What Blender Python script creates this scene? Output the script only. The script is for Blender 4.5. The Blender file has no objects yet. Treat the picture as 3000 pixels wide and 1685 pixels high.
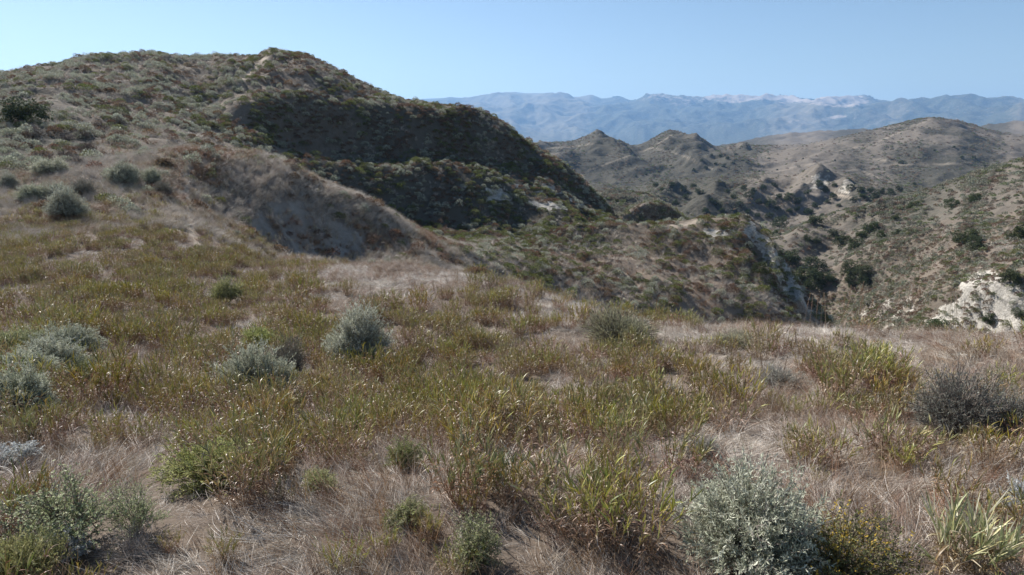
import bpy, math, random
import numpy as np
R = math.radians
rng = np.random.default_rng(7)
random.seed(7)

# ------------------------------------------------------------------ camera, world, sun, exposure
ZC = 4.0                      # height of the camera in the world
W0, H0 = 2576.0, 1447.0       # pixel frame used while surveying the photograph
FPX = 1740.0
PITCH = R(12.0)
SUN_AZ, SUN_EL = R(-46.0), R(40.0)     # azimuth measured from +Y towards +X

scn = bpy.context.scene
cam_d = bpy.data.cameras.new('camera')
cam = bpy.data.objects.new('camera', cam_d)
scn.collection.objects.link(cam)
cam.location = (0, 0, ZC)
cam.rotation_euler = (R(90) - PITCH, 0, 0)
cam_d.sensor_width = 36.0
cam_d.lens = 36.0 * FPX / W0
cam_d.clip_start = 0.2
cam_d.clip_end = 60000
scn.camera = cam

world = bpy.data.worlds.new('World')
scn.world = world
world.use_nodes = True
wn = world.node_tree
wn.nodes.clear()
wo = wn.nodes.new('ShaderNodeOutputWorld')
wb = wn.nodes.new('ShaderNodeBackground')
sky = wn.nodes.new('ShaderNodeTexSky')
sky.sky_type = 'NISHITA'
sky.sun_disc = False
sky.sun_elevation = SUN_EL
sky.sun_rotation = SUN_AZ
sky.altitude = 300
sky.air_density = 1.0
sky.dust_density = 0.3
sky.ozone_density = 2.0
wb.inputs['Strength'].default_value = 0.06
wn.links.new(sky.outputs[0], wb.inputs['Color'])
wn.links.new(wb.outputs[0], wo.inputs['Surface'])

sun_d = bpy.data.lights.new('sun', 'SUN')
sun_d.energy = 5.0
sun_d.angle = R(0.53)
sun_d.color = (1.0, 0.965, 0.92)
sun = bpy.data.objects.new('sun', sun_d)
scn.collection.objects.link(sun)
sdir = np.array([math.sin(SUN_AZ) * math.cos(SUN_EL), math.cos(SUN_AZ) * math.cos(SUN_EL), math.sin(SUN_EL)])
from mathutils import Vector, Matrix, Euler
sun.rotation_euler = Vector(sdir.tolist()).to_track_quat('Z', 'Y').to_euler()

scn.view_settings.view_transform = 'Standard'
scn.view_settings.look = 'None'
scn.view_settings.gamma = 1.0
scn.view_settings.use_curve_mapping = False
scn.view_settings.exposure = 0.9
cy_ = scn.cycles
cy_.max_bounces = 5
cy_.diffuse_bounces = 3
cy_.glossy_bounces = 2
cy_.transmission_bounces = 3
cy_.volume_bounces = 1
cy_.use_denoising = True

# ------------------------------------------------------------------ helpers: survey geometry
CP, SP = math.cos(PITCH), math.sin(PITCH)
def ray(px, py):
    u = (np.asarray(px, float) - W0 / 2) / FPX
    v = (np.asarray(py, float) - H0 / 2) / FPX
    dx = u
    dy = CP - v * SP
    dz = -SP - v * CP
    return np.arctan2(dx, dy), dz / np.hypot(dx, dy)
def project(P):
    x, y, z = P[..., 0], P[..., 1], P[..., 2] - ZC
    f = np.maximum(y * CP - z * SP, 1e-3)
    return W0 / 2 + FPX * x / f, H0 / 2 - FPX * (y * SP + z * CP) / f

def hash2(ix, iy, s):
    h = (ix.astype(np.int64) * 374761393 + iy.astype(np.int64) * 668265263 + s * 974711) & 0xffffffff
    h = ((h ^ (h >> 13)) * 1274126177) & 0xffffffff
    h = h ^ (h >> 16)
    return (h & 0xffffff) / float(0xffffff)
def vnoise(x, y, s=0):            # gradient noise, about -1..1
    ix, iy = np.floor(x), np.floor(y)
    fx, fy = x - ix, y - iy
    ux, uy = fx * fx * fx * (fx * (fx * 6 - 15) + 10), fy * fy * fy * (fy * (fy * 6 - 15) + 10)
    def g(ox, oy):
        a = hash2(ix + ox, iy + oy, s) * 2 * np.pi
        return np.cos(a) * (fx - ox) + np.sin(a) * (fy - oy)
    a, b, c, d = g(0, 0), g(1, 0), g(0, 1), g(1, 1)
    return 1.5 * ((a * (1 - ux) + b * ux) * (1 - uy) + (c * (1 - ux) + d * ux) * uy)
def fbm(x, y, s=0, o=4):
    t, a = 0, 1.0
    for k in range(o):
        t = t + a * vnoise(x * 2 ** k, y * 2 ** k, s + k)
        a *= .5
    return t
def sstep(a, b, x):
    t = np.clip((x - a) / (b - a), 0, 1)
    return t * t * (3 - 2 * t)
def inpoly(px, py, poly):
    poly = np.asarray(poly, float)
    r = np.zeros(np.shape(px), bool)
    j = len(poly) - 1
    for i in range(len(poly)):
        xi, yi = poly[i]; xj, yj = poly[j]
        c = ((yi > py) != (yj > py)) & (px < (xj - xi) * (py - yi) / (yj - yi + 1e-9) + xi)
        r ^= c
        j = i
    return r
def dpoly(px, py, line):
    d = np.full(np.shape(px), 1e9)
    line = np.asarray(line, float)
    for (ax, ay), (bx, by) in zip(line[:-1], line[1:]):
        vx, vy = bx - ax, by - ay
        t = np.clip(((px - ax) * vx + (py - ay) * vy) / (vx * vx + vy * vy + 1e-9), 0, 1)
        d = np.minimum(d, np.hypot(px - ax - t * vx, py - ay - t * vy))
    return d
def blob(px, py, cx, cy, rx, ry):
    return np.exp(-(((px - cx) / rx) ** 2 + ((py - cy) / ry) ** 2))

def pchip_d(X, Y):                # X, Y: (K, N) -> slopes (K, N)
    h = np.diff(X, axis=0); dl = np.diff(Y, axis=0) / h
    d = np.zeros_like(Y)
    w1 = 2 * h[1:] + h[:-1]; w2 = h[1:] + 2 * h[:-1]
    ok = dl[1:] * dl[:-1] > 0
    with np.errstate(divide='ignore', invalid='ignore'):
        m = (w1 + w2) / (w1 / dl[:-1] + w2 / dl[1:])
    d[1:-1] = np.where(ok, m, 0)
    d[0], d[-1] = dl[0], dl[-1]
    return d
def hermite(t, h, y0, y1, d0, d1):
    t2, t3 = t * t, t * t * t
    return (2*t3 - 3*t2 + 1) * y0 + (t3 - 2*t2 + t) * h * d0 + (-2*t3 + 3*t2) * y1 + (t3 - t2) * h * d1
def pchip1(x, y, q):
    x = np.asarray(x, float)[:, None]; y = np.asarray(y, float)[:, None]
    d = pchip_d(x, y)[:, 0]; x = x[:, 0]; y = y[:, 0]
    q = np.clip(q, x[0], x[-1])
    i = np.clip(np.searchsorted(x, q) - 1, 0, len(x) - 2)
    h = x[i + 1] - x[i]
    return hermite((q - x[i]) / h, h, y[i], y[i + 1], d[i], d[i + 1])

# ------------------------------------------------------------------ terrain: crest and valley lines, near to far
# each line: (px, py, horizontal distance in metres); the ground is lofted through them
def flat(py, r): return [(-300, py, r), (W0 + 300, py, r)]
LINES = [
 ('g0', flat(3600, 2.0), 8),
 ('g1', flat(2150, 3.3), 14),
 ('g2', flat(1500, 5.4), 60),
 ('g3', [(-200,1010,11.2),(600,1005,11),(1300,1010,10.8),(2000,1010,10.6),(2776,1020,10.5)], 90),
 ('near_crest', [(-300,790,24),(0,775,24),(400,735,28),(700,682,38),(930,668,36),(1100,682,32),(1250,706,28),(1450,765,24),(1650,815,21),(1900,828,19),(2100,832,18),(2300,842,17),(2576,855,16),(2800,860,16)], 60),
 ('swale', [(-300,670,37),(0,650,38),(400,605,43),(600,640,45),(700,676,47),(930,676,55),(1100,720,52),(1250,775,50),(1450,850,48),(1700,950,48),(2080,1150,52),(2300,1300,62),(2576,1350,70),(2800,1350,70)], 50),
 ('scarp_foot', [(-300,590,48),(0,565,49),(400,500,55),(580,560,58),(700,640,57),(850,652,59),(940,652,61),(1060,655,63),(1200,690,70),(1300,725,74),(1450,775,77),(1700,860,80),(2080,1050,84),(2300,1200,92),(2576,1250,100),(2800,1250,100)], 60),
 ('grass_ridge', [(-300,500,58),(0,485,59),(200,435,63),(400,390,69),(480,376,71),(600,383,71),(700,406,70),(800,452,70),(900,498,70),(1000,548,71),(1100,602,74),(1200,635,79),(1300,655,85),(1500,695,89),(1700,725,91),(1900,760,93),(2000,800,95),(2080,850,97),(2200,1000,106),(2576,1150,114),(2800,1150,114)], 30),
 ('behind_grass_ridge', [(-300,455,66),(0,440,67),(200,402,71),(400,392,77),(480,392,80),(600,415,84),(700,445,86),(800,490,88),(900,540,88),(1000,585,87),(1100,608,86),(1200,615,88),(1300,622,96),(1500,632,101),(1700,640,102),(1900,660,103),(2000,750,104),(2080,826,105),(2200,960,120),(2576,1000,132),(2800,1000,135)], 50),
 ('spur_crest', [(-300,420,72),(0,400,74),(200,368,79),(400,352,86),(600,395,94),(800,478,100),(1000,556,103),(1100,577,104),(1200,588,104),(1300,588,107),(1500,566,110),(1620,568,111),(1750,552,112),(1850,549,112),(1900,566,111),(1950,625,110),(2000,705,109),(2080,803,111),(2150,900,120),(2300,1000,135),(2576,960,142),(2800,960,142)], 50),
 ('bench', [(-300,350,84),(0,332,86),(200,302,92),(400,322,98),(600,340,106),(800,405,111),(1000,415,115),(1200,425,121),(1300,445,125),(1400,478,129),(1500,535,134),(1550,565,138),(1620,620,145),(1750,660,150),(1900,720,155),(2000,790,158),(2080,870,158),(2200,930,156),(2300,900,154),(2450,870,150),(2576,850,149),(2800,850,149)], 14),
 ('bench_back', [(-300,325,92),(0,305,94),(200,270,101),(400,292,105),(600,322,110),(800,398,116),(1000,408,120),(1200,418,126),(1300,438,129),(1400,473,133),(1500,533,137),(1550,568,141),(1620,640,150),(1750,680,158),(1900,740,165),(2000,810,168),(2080,885,168),(2200,900,164),(2300,850,160),(2450,800,155),(2576,780,153),(2800,780,153)], 60),
 ('face_top', [(-300,270,104),(0,250,106),(200,218,113),(400,246,115),(540,285,115),(600,264,116),(700,254,120),(900,260,127),(1060,266,133),(1190,280,139),(1300,340,142),(1400,405,145),(1450,444,147),(1500,490,149),(1550,556,150),(1620,660,165),(1750,690,180),(1900,750,190),(2080,850,190),(2200,850,178),(2300,790,170),(2450,710,161),(2576,690,158),(2800,680,158)], 60),
 ('skyline', [(-300,260,136),(0,194,140),(130,167,142),(250,145,145),(400,140,147),(520,147,148),(640,145,148),(690,132,146),(760,141,146),(830,171,147),(900,206,148),(1000,250,150),(1060,263,150),(1150,275,150),(1190,282,151),(1300,346,153),(1400,412,155),(1500,500,158),(1550,552,163),(1590,525,167),(1640,510,171),(1690,526,176),(1740,568,184),(1800,640,200),(1900,760,220),(2080,815,218),(2200,775,208),(2350,700,195),(2576,630,185),(2800,600,185)], 50),
 ('canyon', [(-300,330,260),(0,310,260),(1000,400,260),(1400,540,270),(1550,590,280),(1750,600,280),(1900,630,270),(2000,690,258),(2080,712,248),(2200,655,248),(2350,595,248),(2576,525,248),(2800,490,248)], 90),
 ('right_ridge', [(-300,330,360),(0,310,360),(1000,400,360),(1400,490,350),(1520,482,350),(1590,484,350),(1640,500,350),(1690,540,348),(1750,592,345),(1850,600,340),(1950,594,340),(2050,565,350),(2150,535,350),(2250,508,345),(2350,478,345),(2450,443,350),(2576,405,360),(2800,350,370)], 24),
 ('behind_right', [(-300,330,480),(1000,400,480),(1400,500,460),(1600,560,450),(1750,565,450),(1950,580,450),(2050,572,460),(2150,550,470),(2250,527,470),(2350,505,470),(2450,480,480),(2576,450,480),(2800,420,480)], 70),
 ('mid_crest', [(-300,330,600),(1000,380,600),(1400,475,600),(1510,468,600),(1580,487,600),(1640,470,610),(1700,458,620),(1800,452,620),(1950,444,640),(2010,440,640),(2060,429,640),(2090,436,640),(2140,444,640),(2200,462,640),(2300,474,650),(2350,484,650),(2450,490,660),(2576,480,660),(2800,480,660)], 20),
 ('behind_mid', [(-300,335,780),(1000,385,780),(1400,470,800),(1700,468,820),(1950,462,820),(2060,462,820),(2200,478,820),(2350,490,820),(2576,490,820),(2800,490,820)], 40),
 ('hill_foot', [(-300,340,980),(1000,370,980),(1340,425,980),(1450,440,960),(1600,440,940),(1750,445,940),(1900,438,960),(2100,422,960),(2300,425,960),(2450,440,960),(2576,440,960),(2800,440,960)], 80),
 ('round_hill', [(-300,350,1300),(1000,360,1300),(1340,361,1300),(1440,357,1300),(1470,345,1290),(1492,335,1290),(1502,333,1290),(1516,339,1290),(1538,349,1290),(1565,362,1280),(1600,372,1250),(1640,354,1210),(1668,339,1200),(1688,331,1200),(1700,333,1200),(1740,345,1200),(1762,350,1200),(1785,366,1210),(1805,376,1220),(1850,367,1270),(1930,369,1300),(2020,366,1380),(2120,345,1430),(2220,322,1450),(2300,303,1450),(2340,298,1450),(2400,303,1450),(2480,325,1450),(2576,343,1450),(2800,360,1450)], 20),
 ('behind_round', [(-300,372,2100),(1400,378,2100),(1800,384,2100),(2000,374,2100),(2340,345,2200),(2576,352,2200),(2800,352,2200)], 24),
 ('low_hills', [(-300,372,2800),(1340,372,2800),(1600,370,2800),(1720,378,2800),(1850,366,2800),(1930,347,2800),(2010,338,2800),(2090,332,2800),(2150,331,2800),(2250,340,2800),(2420,330,2800),(2500,316,2800),(2576,308,2800),(2800,300,2800)], 12),
 ('plain', [(-300,384,7000),(1300,382,7000),(1800,382,7000),(2100,376,7000),(2576,350,7000),(2800,350,7000)], 16),
 ('mountain_foot', [(-300,366,10000),(1340,362,10000),(1600,366,10000),(1900,362,10000),(2100,352,10000),(2576,325,10000),(2800,320,10000)], 60),
 ('foothills', [(-300,320,11900),(1100,310,11900),(1340,306,11900),(1500,312,11900),(1650,304,11900),(1800,300,11900),(1900,306,11900),(2100,302,11900),(2300,300,11900),(2576,296,11900),(2800,296,11900)], 100),
 ('mountain_crest', [(-300,270,15400),(900,265,15400),(1045,251,15400),(1126,247,15400),(1155,250,15400),(1209,240,15400),(1292,232,15400),(1326,235,15400),(1372,235,15400),(1452,244,15400),(1486,239,15400),(1516,248,15400),(1553,244,15400),(1592,256,15400),(1636,248,15400),(1676,250,15400),(1712,259,15400),(1784,249,15400),(1834,253,15400),(1904,248,15400),(2001,249,15400),(2068,253,15400),(2128,253,15400),(2174,256,15400),(2208,265,15400),(2284,270,15400),(2351,280,15400),(2404,280,15400),(2441,283,15400),(2491,275,15400),(2576,273,15400),(2800,275,15400)], 6),
 ('beyond', flat(330, 17600), 0),
]
NAMES = [l[0] for l in LINES]
TH = np.linspace(R(-56), R(56), 820)
K, NT = len(LINES), len(TH)
LR = np.zeros((K, NT)); EE = np.zeros((K, NT))
for k, (nm, pts, n) in enumerate(LINES):
    p = np.array(pts, float)
    th, e = ray(p[:, 0], p[:, 1])
    LR[k] = pchip1(th, np.log(p[:, 2]), TH)
    EE[k] = pchip1(th, e, TH)
for k in range(1, K):
    LR[k] = np.maximum(LR[k], LR[k - 1] + 0.02)
DD = pchip_d(LR, EE)
rowsL, rowsE, rowline = [], [], []
for k in range(K - 1):
    n = LINES[k][2] or 1
    h = LR[k + 1] - LR[k]
    for i in range(n):
        t = i / n
        rowsL.append(LR[k] + t * h)
        rowsE.append(hermite(t, h, EE[k], EE[k + 1], DD[k], DD[k + 1]))
        rowline.append(k + t)
rowsL.append(LR[-1]); rowsE.append(EE[-1]); rowline.append(K - 1)
GR = np.exp(np.array(rowsL)); GE = np.array(rowsE); ROWK = np.array(rowline)
GX = GR * np.sin(TH)[None]; GY = GR * np.cos(TH)[None]
GZ = GE * GR + ZC
# relief that scales with distance, ridged above a few metres
nz = np.zeros_like(GZ)
GPX, GPY = project(np.stack([GX, GY, GZ], -1))
for i, lam in enumerate([0.9, 2.2, 5, 11, 24, 52, 110, 240, 520, 1100]):
    q = lam / GR
    w = sstep(0.004, 0.012, q) * (1 - sstep(0.07, 0.16, q))
    if w.max() < 1e-3: continue
    n1 = vnoise(GX / lam + 13.7 * i, GY / lam + 5.1 * i, 40 + i)
    if lam > 8:
        n1 = 0.5 - 1.6 * np.abs(vnoise(GX / lam + 1.7 * i + .4 * n1, GY / lam + 3.1 * i, 60 + i))
    nz += w * n1 * lam * np.where(lam < 4, .05, .075)
mtn = sstep(8800, 10200, GR)
crestfade = (1 - .93 * np.exp(-((ROWK - NAMES.index('mountain_crest')) / .4) ** 2))[:, None]
for i, lam in enumerate([2500, 1200, 600, 300, 150]):
    n1 = 1 - 2.2 * np.abs(vnoise(GX / lam + 9 + i, GY / lam * .75 + 4, 90 + i))
    nz += mtn * n1 * lam * .075 * crestfade
hillb = sstep(NAMES.index('hill_foot') - .5, NAMES.index('hill_foot') + .3, ROWK)[:, None] * (1 - sstep(NAMES.index('round_hill') - .2, NAMES.index('round_hill') , ROWK))[:, None]
for i, lam in enumerate([130, 60, 28]):
    n1 = 0.4 - 1.7 * np.abs(vnoise(GX / lam + 2 + i, GY / lam * .6 + 7, 120 + i))
    nz += hillb * n1 * lam * np.where(GPX > 1880, .022, .12)
nz *= (1 - .85 * np.exp(-((ROWK - NAMES.index('round_hill')) / .16) ** 2))[:, None]
du, dv = (GX + GY) / 1.414, (GX - GY) / 1.414
spurm = sstep(NAMES.index('grass_ridge') - .3, NAMES.index('grass_ridge') + .2, ROWK)[:, None] * (1 - sstep(NAMES.index('spur_crest') - .25, NAMES.index('spur_crest'), ROWK))[:, None] * sstep(30, 60, GX + 40)
nz += spurm * (1.1 * (.4 - 1.5 * np.abs(vnoise(du / 7.5, dv / 34, 131))) + .45 * (.4 - 1.5 * np.abs(vnoise(du / 3.2, dv / 15, 132))))
fk = NAMES.index
fm_ = sstep(fk('spur_crest') - .2, fk('spur_crest') + .3, ROWK)[:, None] * (1 - sstep(fk('face_top') + .05, fk('face_top') + .5, ROWK))[:, None] * sstep(480, 640, GPX) * (1 - sstep(1480, 1600, GPX))
nz += fm_ * (1 - .7 * np.exp(-((ROWK - NAMES.index('face_top')) / .35) ** 2))[:, None] * .62 * (1.5 * (.42 - 1.6 * np.abs(vnoise(GX / 9 + .3 * vnoise(GX / 5, GY / 5, 204), GY / 46, 201))) + .7 * (.42 - 1.6 * np.abs(vnoise(GX / 3.7, GY / 17, 202))) + .5 * vnoise(GX / 6, GY / 6, 203))
GZ = GZ + nz * (1 - (mtn * (1 - crestfade)))
GP = np.stack([GX, GY, GZ], -1)
NR = len(GR)
GPX, GPY = project(GP)

def locate(px, py, rmin, rmax):
    th, e = ray(px, py); j = int(np.clip(np.searchsorted(TH, th), 0, NT - 1)); c = (GZ[:, j] - ZC) / GR[:, j]
    ok = (c >= e) & (GR[:, j] > rmin) & (GR[:, j] < rmax)
    i = int(np.argmax(ok)) if ok.any() else int(np.argmin(np.abs(c - e) + 9 * (GR[:, j] < rmin) + 9 * (GR[:, j] > rmax)))
    return GX[i, j], GY[i, j]
RIDGED = np.zeros_like(GZ)
for line, hgt, wid, (r0_, r1_) in [
 ([(1694,336),(1655,360),(1600,390),(1530,416),(1470,436)], 20, 85, (900, 1350)),
 ([(1725,345),(1750,372),(1785,410),(1830,440)], 14, 55, (900, 1350)),
 ([(1690,345),(1700,390),(1735,432)], 10, 40, (900, 1350)),
 ([(1500,338),(1465,372),(1430,405),(1400,430)], 11, 50, (950, 1350)),
 ([(1512,340),(1535,370),(1570,400),(1590,425)], 12, 45, (950, 1350)),
 ([(1440,358),(1400,390),(1370,410)], 8, 40, (950, 1350)),
 ([(2300,305),(2190,340),(2060,385),(1930,415),(1800,446)], 10, 110, (900, 1500)),
 ([(2340,300),(2300,350),(2200,390),(2090,418)], 8, 90, (900, 1500)),
 ([(2400,305),(2420,350),(2400,400)], 8, 80, (900, 1500)),
 ([(2070,430),(2050,460),(2030,490),(1990,520)], 9, 16, (480, 700)),
 ([(2090,438),(2120,465),(2150,490),(2170,515)], 7, 14, (480, 700)),
 ([(1700,460),(1680,490),(1650,520)], 7, 16, (450, 700)), ([(1830,452),(1800,490),(1770,530)], 7, 18, (450, 700)), ([(1950,445),(1920,480),(1880,530)], 8, 18, (450, 700)),
 ([(2350,482),(2250,525),(2150,560),(2060,585),(1985,640)], 6, 15, (225, 380)),
 ([(2576,560),(2420,600),(2300,625),(2180,665),(2100,715)], 6, 17, (190, 330)),
 ([(2576,640),(2450,665),(2320,700),(2230,745)], 4, 10, (150, 260))]:
    pts = [locate(a, b, r0_, r1_) for a, b in line]
    pts = np.array(pts); d = dpoly(GX, GY, pts)
    d = d + .25 * wid * vnoise(GX / (wid * .7), GY / (wid * .7), 151)
    st = np.hypot(GX - pts[0, 0], GY - pts[0, 1]) / np.hypot(*(pts[-1] - pts[0]))
    w_ = np.maximum(0, 1 - d / wid) * sstep(.08, .45, st) * (GR > r0_ * .85) * (GR < r1_ * 1.1)
    GZ = GZ + hgt * w_
    RIDGED = np.maximum(RIDGED, sstep(.55, .95, w_) * (GR > 800))
sc_ = blob(GPX, GPY, 790, 590, 170, 75) * sstep(46, 52, GR) * (1 - sstep(68, 72, GR))
GZ = GZ + sc_ * (.8 * (.4 - 1.5 * np.abs(vnoise(du / 1.5, dv / 12, 171))) + .3 * vnoise(du / .7, dv / 4, 172))
sc_ = blob(GPX, GPY, 1965, 660, 120, 150) * sstep(96, 101, GR) * (1 - sstep(114, 118, GR))
GZ = GZ + sc_ * (2.4 * (.4 - 1.6 * np.abs(vnoise(GX / 4.2, GY / 7, 173))) + .7 * vnoise(GX / 1.8, GY / 2.6, 174))
cl = blob(GPX, GPY, 2440, 790, 230, 110) * sstep(110, 140, GR) * (1 - sstep(190, 215, GR))
GZ = GZ + cl * (2.3 * (.45 - 1.7 * np.abs(vnoise(GX / 6.5, GY / 16, 141))) + 1.1 * (.45 - 1.7 * np.abs(vnoise(GX / 2.6, GY / 6, 142))))
GP = np.stack([GX, GY, GZ], -1); GPX, GPY = project(GP)
# visibility from the photograph's side, with a margin, used only to decide where planting is worth it
EFF = (GZ - ZC) / GR
RUN = np.maximum.accumulate(EFF, axis=0)
def visible(margin_m):
    return EFF + margin_m / GR >= RUN
INFRAME = (GPX > -140) & (GPX < W0 + 140) & (GPY < H0 + 260)

# cell data
def cellmean(A): return .25 * (A[:-1, :-1] + A[1:, :-1] + A[:-1, 1:] + A[1:, 1:])
e1 = GP[1:, :-1] - GP[:-1, :-1]; e2 = GP[:-1, 1:] - GP[:-1, :-1]
CN = np.cross(e2, e1); CA = np.linalg.norm(CN, axis=-1); CN = CN / (CA[..., None] + 1e-9)
CN[CN[..., 2] < 0] *= -1
CX, CY = cellmean(GPX), cellmean(GPY); CR = cellmean(GR); CWX, CWY, CWZ = cellmean(GX), cellmean(GY), cellmean(GZ)
CK = cellmean(np.repeat(ROWK[:, None], NT, 1)); CSL = 1 - CN[..., 2]
CIN = (CX > -140) & (CX < W0 + 140) & (CY < H0 + 260)

# ground features
WOB = 14 * fbm(CX / 60, CY / 40, 5, 3)
def pmask(poly, soft=1.0): return inpoly(GPX + 10 * vnoise(GPX / 40, GPY / 30, 3) * soft, GPY + 8 * vnoise(GPX / 35, GPY / 28, 4) * soft, poly)
kv = np.repeat(ROWK[:, None], NT, 1)
I = NAMES.index
SCARP = [(615,600),(640,545),(690,500),(760,505),(830,545),(900,590),(945,650),(930,662),(780,655),(690,650)]
PALE_CLIFFS = [
 ([(1880,552),(1940,600),(1985,680),(2040,750),(2090,800),(2050,800),(1975,740),(1930,680),(1900,620),(1870,585)], ('behind_grass_ridge','spur_crest')),
 ([(1720,572),(1800,570),(1860,585),(1850,612),(1780,605),(1720,592)], ('behind_grass_ridge','spur_crest')),
 ([(1130,470),(1260,462),(1400,468),(1470,490),(1540,545),(1520,560),(1440,530),(1330,520),(1230,505),(1140,500)], ('spur_crest','bench')),
 ([(2410,692),(2510,682),(2550,705),(2576,718),(2800,760),(2800,900),(2300,900),(2280,845),(2360,785),(2420,745)], ('spur_crest','canyon')),
 ([(2160,790),(2270,725),(2340,745),(2300,800),(2250,840),(2140,850)], ('spur_crest','canyon')),
 ([(2040,440),(2075,432),(2100,450),(2080,480),(2040,475)], ('behind_right','mid_crest')),
 ([(2120,448),(2150,462),(2135,490),(2105,480)], ('behind_right','mid_crest')),
]
ROCK = np.zeros_like(GZ)
for poly, (a, b) in PALE_CLIFFS:
    ROCK = np.maximum(ROCK, (.45 if poly[0][0] == 2160 else .62 if poly[0][0] in (2040, 2120) else 1) * (pmask(poly) & (kv > I(a) - .1) & (kv < I(b) + .5)))
ROCK = ROCK * np.where(GPX < 2110, np.where(GPX > 1840, .62, .08) + .8 * sstep(-.1, .45, fbm(GX / 4.5, (GZ + .3 * GY) / 2.5, 161, 4)), .85 + .35 * sstep(-.4, .3, fbm(GX / 5, GY / 9, 162, 4)))
ROCK = np.clip(ROCK, 0, 1)
DIRT = (pmask(SCARP) & (kv > I('swale')) & (kv < I('grass_ridge'))).astype(float)
DIRT = DIRT * (.25 + .75 * sstep(-.35, .25, vnoise((GX + GY) / 1.1, (GX - GY) / 11, 191) + .5 * vnoise(GX / 2, GY / 2, 192)))
TRAIL = np.zeros_like(GZ)
TRAILS = [
 ([(668,150),(640,172),(618,190),(600,205)], 10, ('face_top','skyline')),
 ([(668,150),(640,172),(618,190),(590,215),(560,240),(520,275)], 2.5, ('face_top','skyline')),
 ([(470,400),(468,460),(472,520),(480,580),(500,620)], 9, ('swale','grass_ridge')),
 ([(2010,490),(2100,489),(2140,497),(2180,513)], 3.2, ('behind_right','mid_crest')),
 ([(1640,570),(1700,570),(1760,556)], 5, ('behind_grass_ridge','spur_crest')),
 ([(1480,430),(1560,400),(1640,372),(1690,340)], 1.5, ('hill_foot','round_hill')),
 ([(1640,372),(1720,392),(1790,425)], 1.8, ('hill_foot','round_hill')),
 ([(1340,375),(1420,371),(1490,362)], 1.6, ('hill_foot','round_hill')),
 ([(1860,460),(2000,420),(2140,395),(2260,408)], 2.0, ('hill_foot','round_hill')),
 ([(2130,430),(2240,415),(2420,412)], 2.4, ('hill_foot','round_hill')),
 ([(2100,382),(2200,362),(2290,320),(2340,300)], 1.6, ('hill_foot','round_hill')),
 ([(2170,430),(2220,452),(2270,470)], 1.8, ('behind_mid','round_hill')),
]
for ln, wd, (a, b) in TRAILS:
    d = dpoly(GPX + 3 * vnoise(GPX / 25, GPY / 25, 8), GPY, ln)
    TRAIL = np.maximum(TRAIL, (.45 if a in ('hill_foot', 'behind_mid') else 1) * (1 - sstep(wd * .5, wd * 1.3, d)) * ((kv > I(a) - .3) & (kv < I(b) + .3)))
# pale grass on the far mountain tops
PALE = np.zeros_like(GZ)
CPY = GPY[np.searchsorted(ROWK, I('mountain_crest'))][None]
up = sstep(I('foothills') + .55, I('foothills') + .95, kv)
band = np.exp(-((GPX - 1980) / 420) ** 2) * sstep(1590, 1640, GPX) * (1 - .9 * sstep(2180, 2420, GPX))
PALE = mtn * (up * band * .75 + .42 * blob(GPX, GPY, 2100, 298, 120, 14)) * (0.55 + .7 * sstep(-.1, .35, fbm(GX / 680, GY / 420, 33, 4)))
PALE = np.maximum(PALE, mtn * (.55 * sstep(1590, 1640, GPX) + .45 * sstep(1780, 1900, GPX)) * (1 - sstep(2120, 2230, GPX)) * (.8 - .8 * sstep(2, 9 + 12 * np.exp(-((GPX - 2080) / 140) ** 2), GPY - CPY + 6 * fbm(GX / 800, GY / 640, 36, 3))))
PALE += mtn * .2 * (1 - up) * sstep(.15, .5, fbm(GX / 1100, GY / 800, 35, 4))
# drier, grassier stretches (1) and scrubbier ones (0)
DRY = sstep(-.35, .45, fbm(GX / (GR * .22 + 6), GY / (GR * .22 + 6), 21, 4))
DRY = np.where((kv < I('behind_grass_ridge')), np.maximum(DRY, .75), DRY)
DRY = np.maximum(DRY, sstep(I('hill_foot'), I('hill_foot') + .5, kv) * (kv < I('behind_round')) * sstep(-.3, .3, fbm(GX / 170, GY / 170, 25, 3)) * .8)

DRY = np.clip(DRY - .9 * blob(GPX, GPY, 1580, 380, 260, 60) * (kv > I('behind_mid')) + .25 * RIDGED, 0, 1)
# ------------------------------------------------------------------ materials
def new_mat(name):
    m = bpy.data.materials.new(name); m.use_nodes = True
    nt = m.node_tree; nt.nodes.clear()
    out = nt.nodes.new('ShaderNodeOutputMaterial')
    return m, nt, out
def N(nt, t, **kw):
    n = nt.nodes.new(t)
    for k, v in kw.items(): setattr(n, k, v)
    return n
def mixc(nt, fac, a, b, mode='MIX'):
    n = nt.nodes.new('ShaderNodeMix'); n.data_type = 'RGBA'; n.blend_type = mode
    for s, v in ((0, fac), (6, a), (7, b)):
        if hasattr(v, 'is_linked'): nt.links.new(v, n.inputs[s])
        elif s == 0: n.inputs[0].default_value = v
        else: n.inputs[s].default_value = (*v, 1)
    return n.outputs[2]
def math_(nt, op, a, b=None, c=None, clamp=False):
    n = nt.nodes.new('ShaderNodeMath'); n.operation = op; n.use_clamp = clamp
    for i, v in enumerate((a, b, c)):
        if v is None: continue
        if hasattr(v, 'is_linked'): nt.links.new(v, n.inputs[i])
        else: n.inputs[i].default_value = v
    return n.outputs[0]
def noise(nt, vec, scale, detail=4, rough=.6):
    n = nt.nodes.new('ShaderNodeTexNoise'); n.inputs['Scale'].default_value = scale
    n.inputs['Detail'].default_value = detail; n.inputs['Roughness'].default_value = rough
    nt.links.new(vec, n.inputs['Vector'])
    return n.outputs[0]
def ramp(nt, fac, lo, hi):
    n = nt.nodes.new('ShaderNodeMapRange'); n.clamp = True
    n.inputs[1].default_value = lo; n.inputs[2].default_value = hi
    nt.links.new(fac, n.inputs[0])
    return n.outputs[0]
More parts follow.
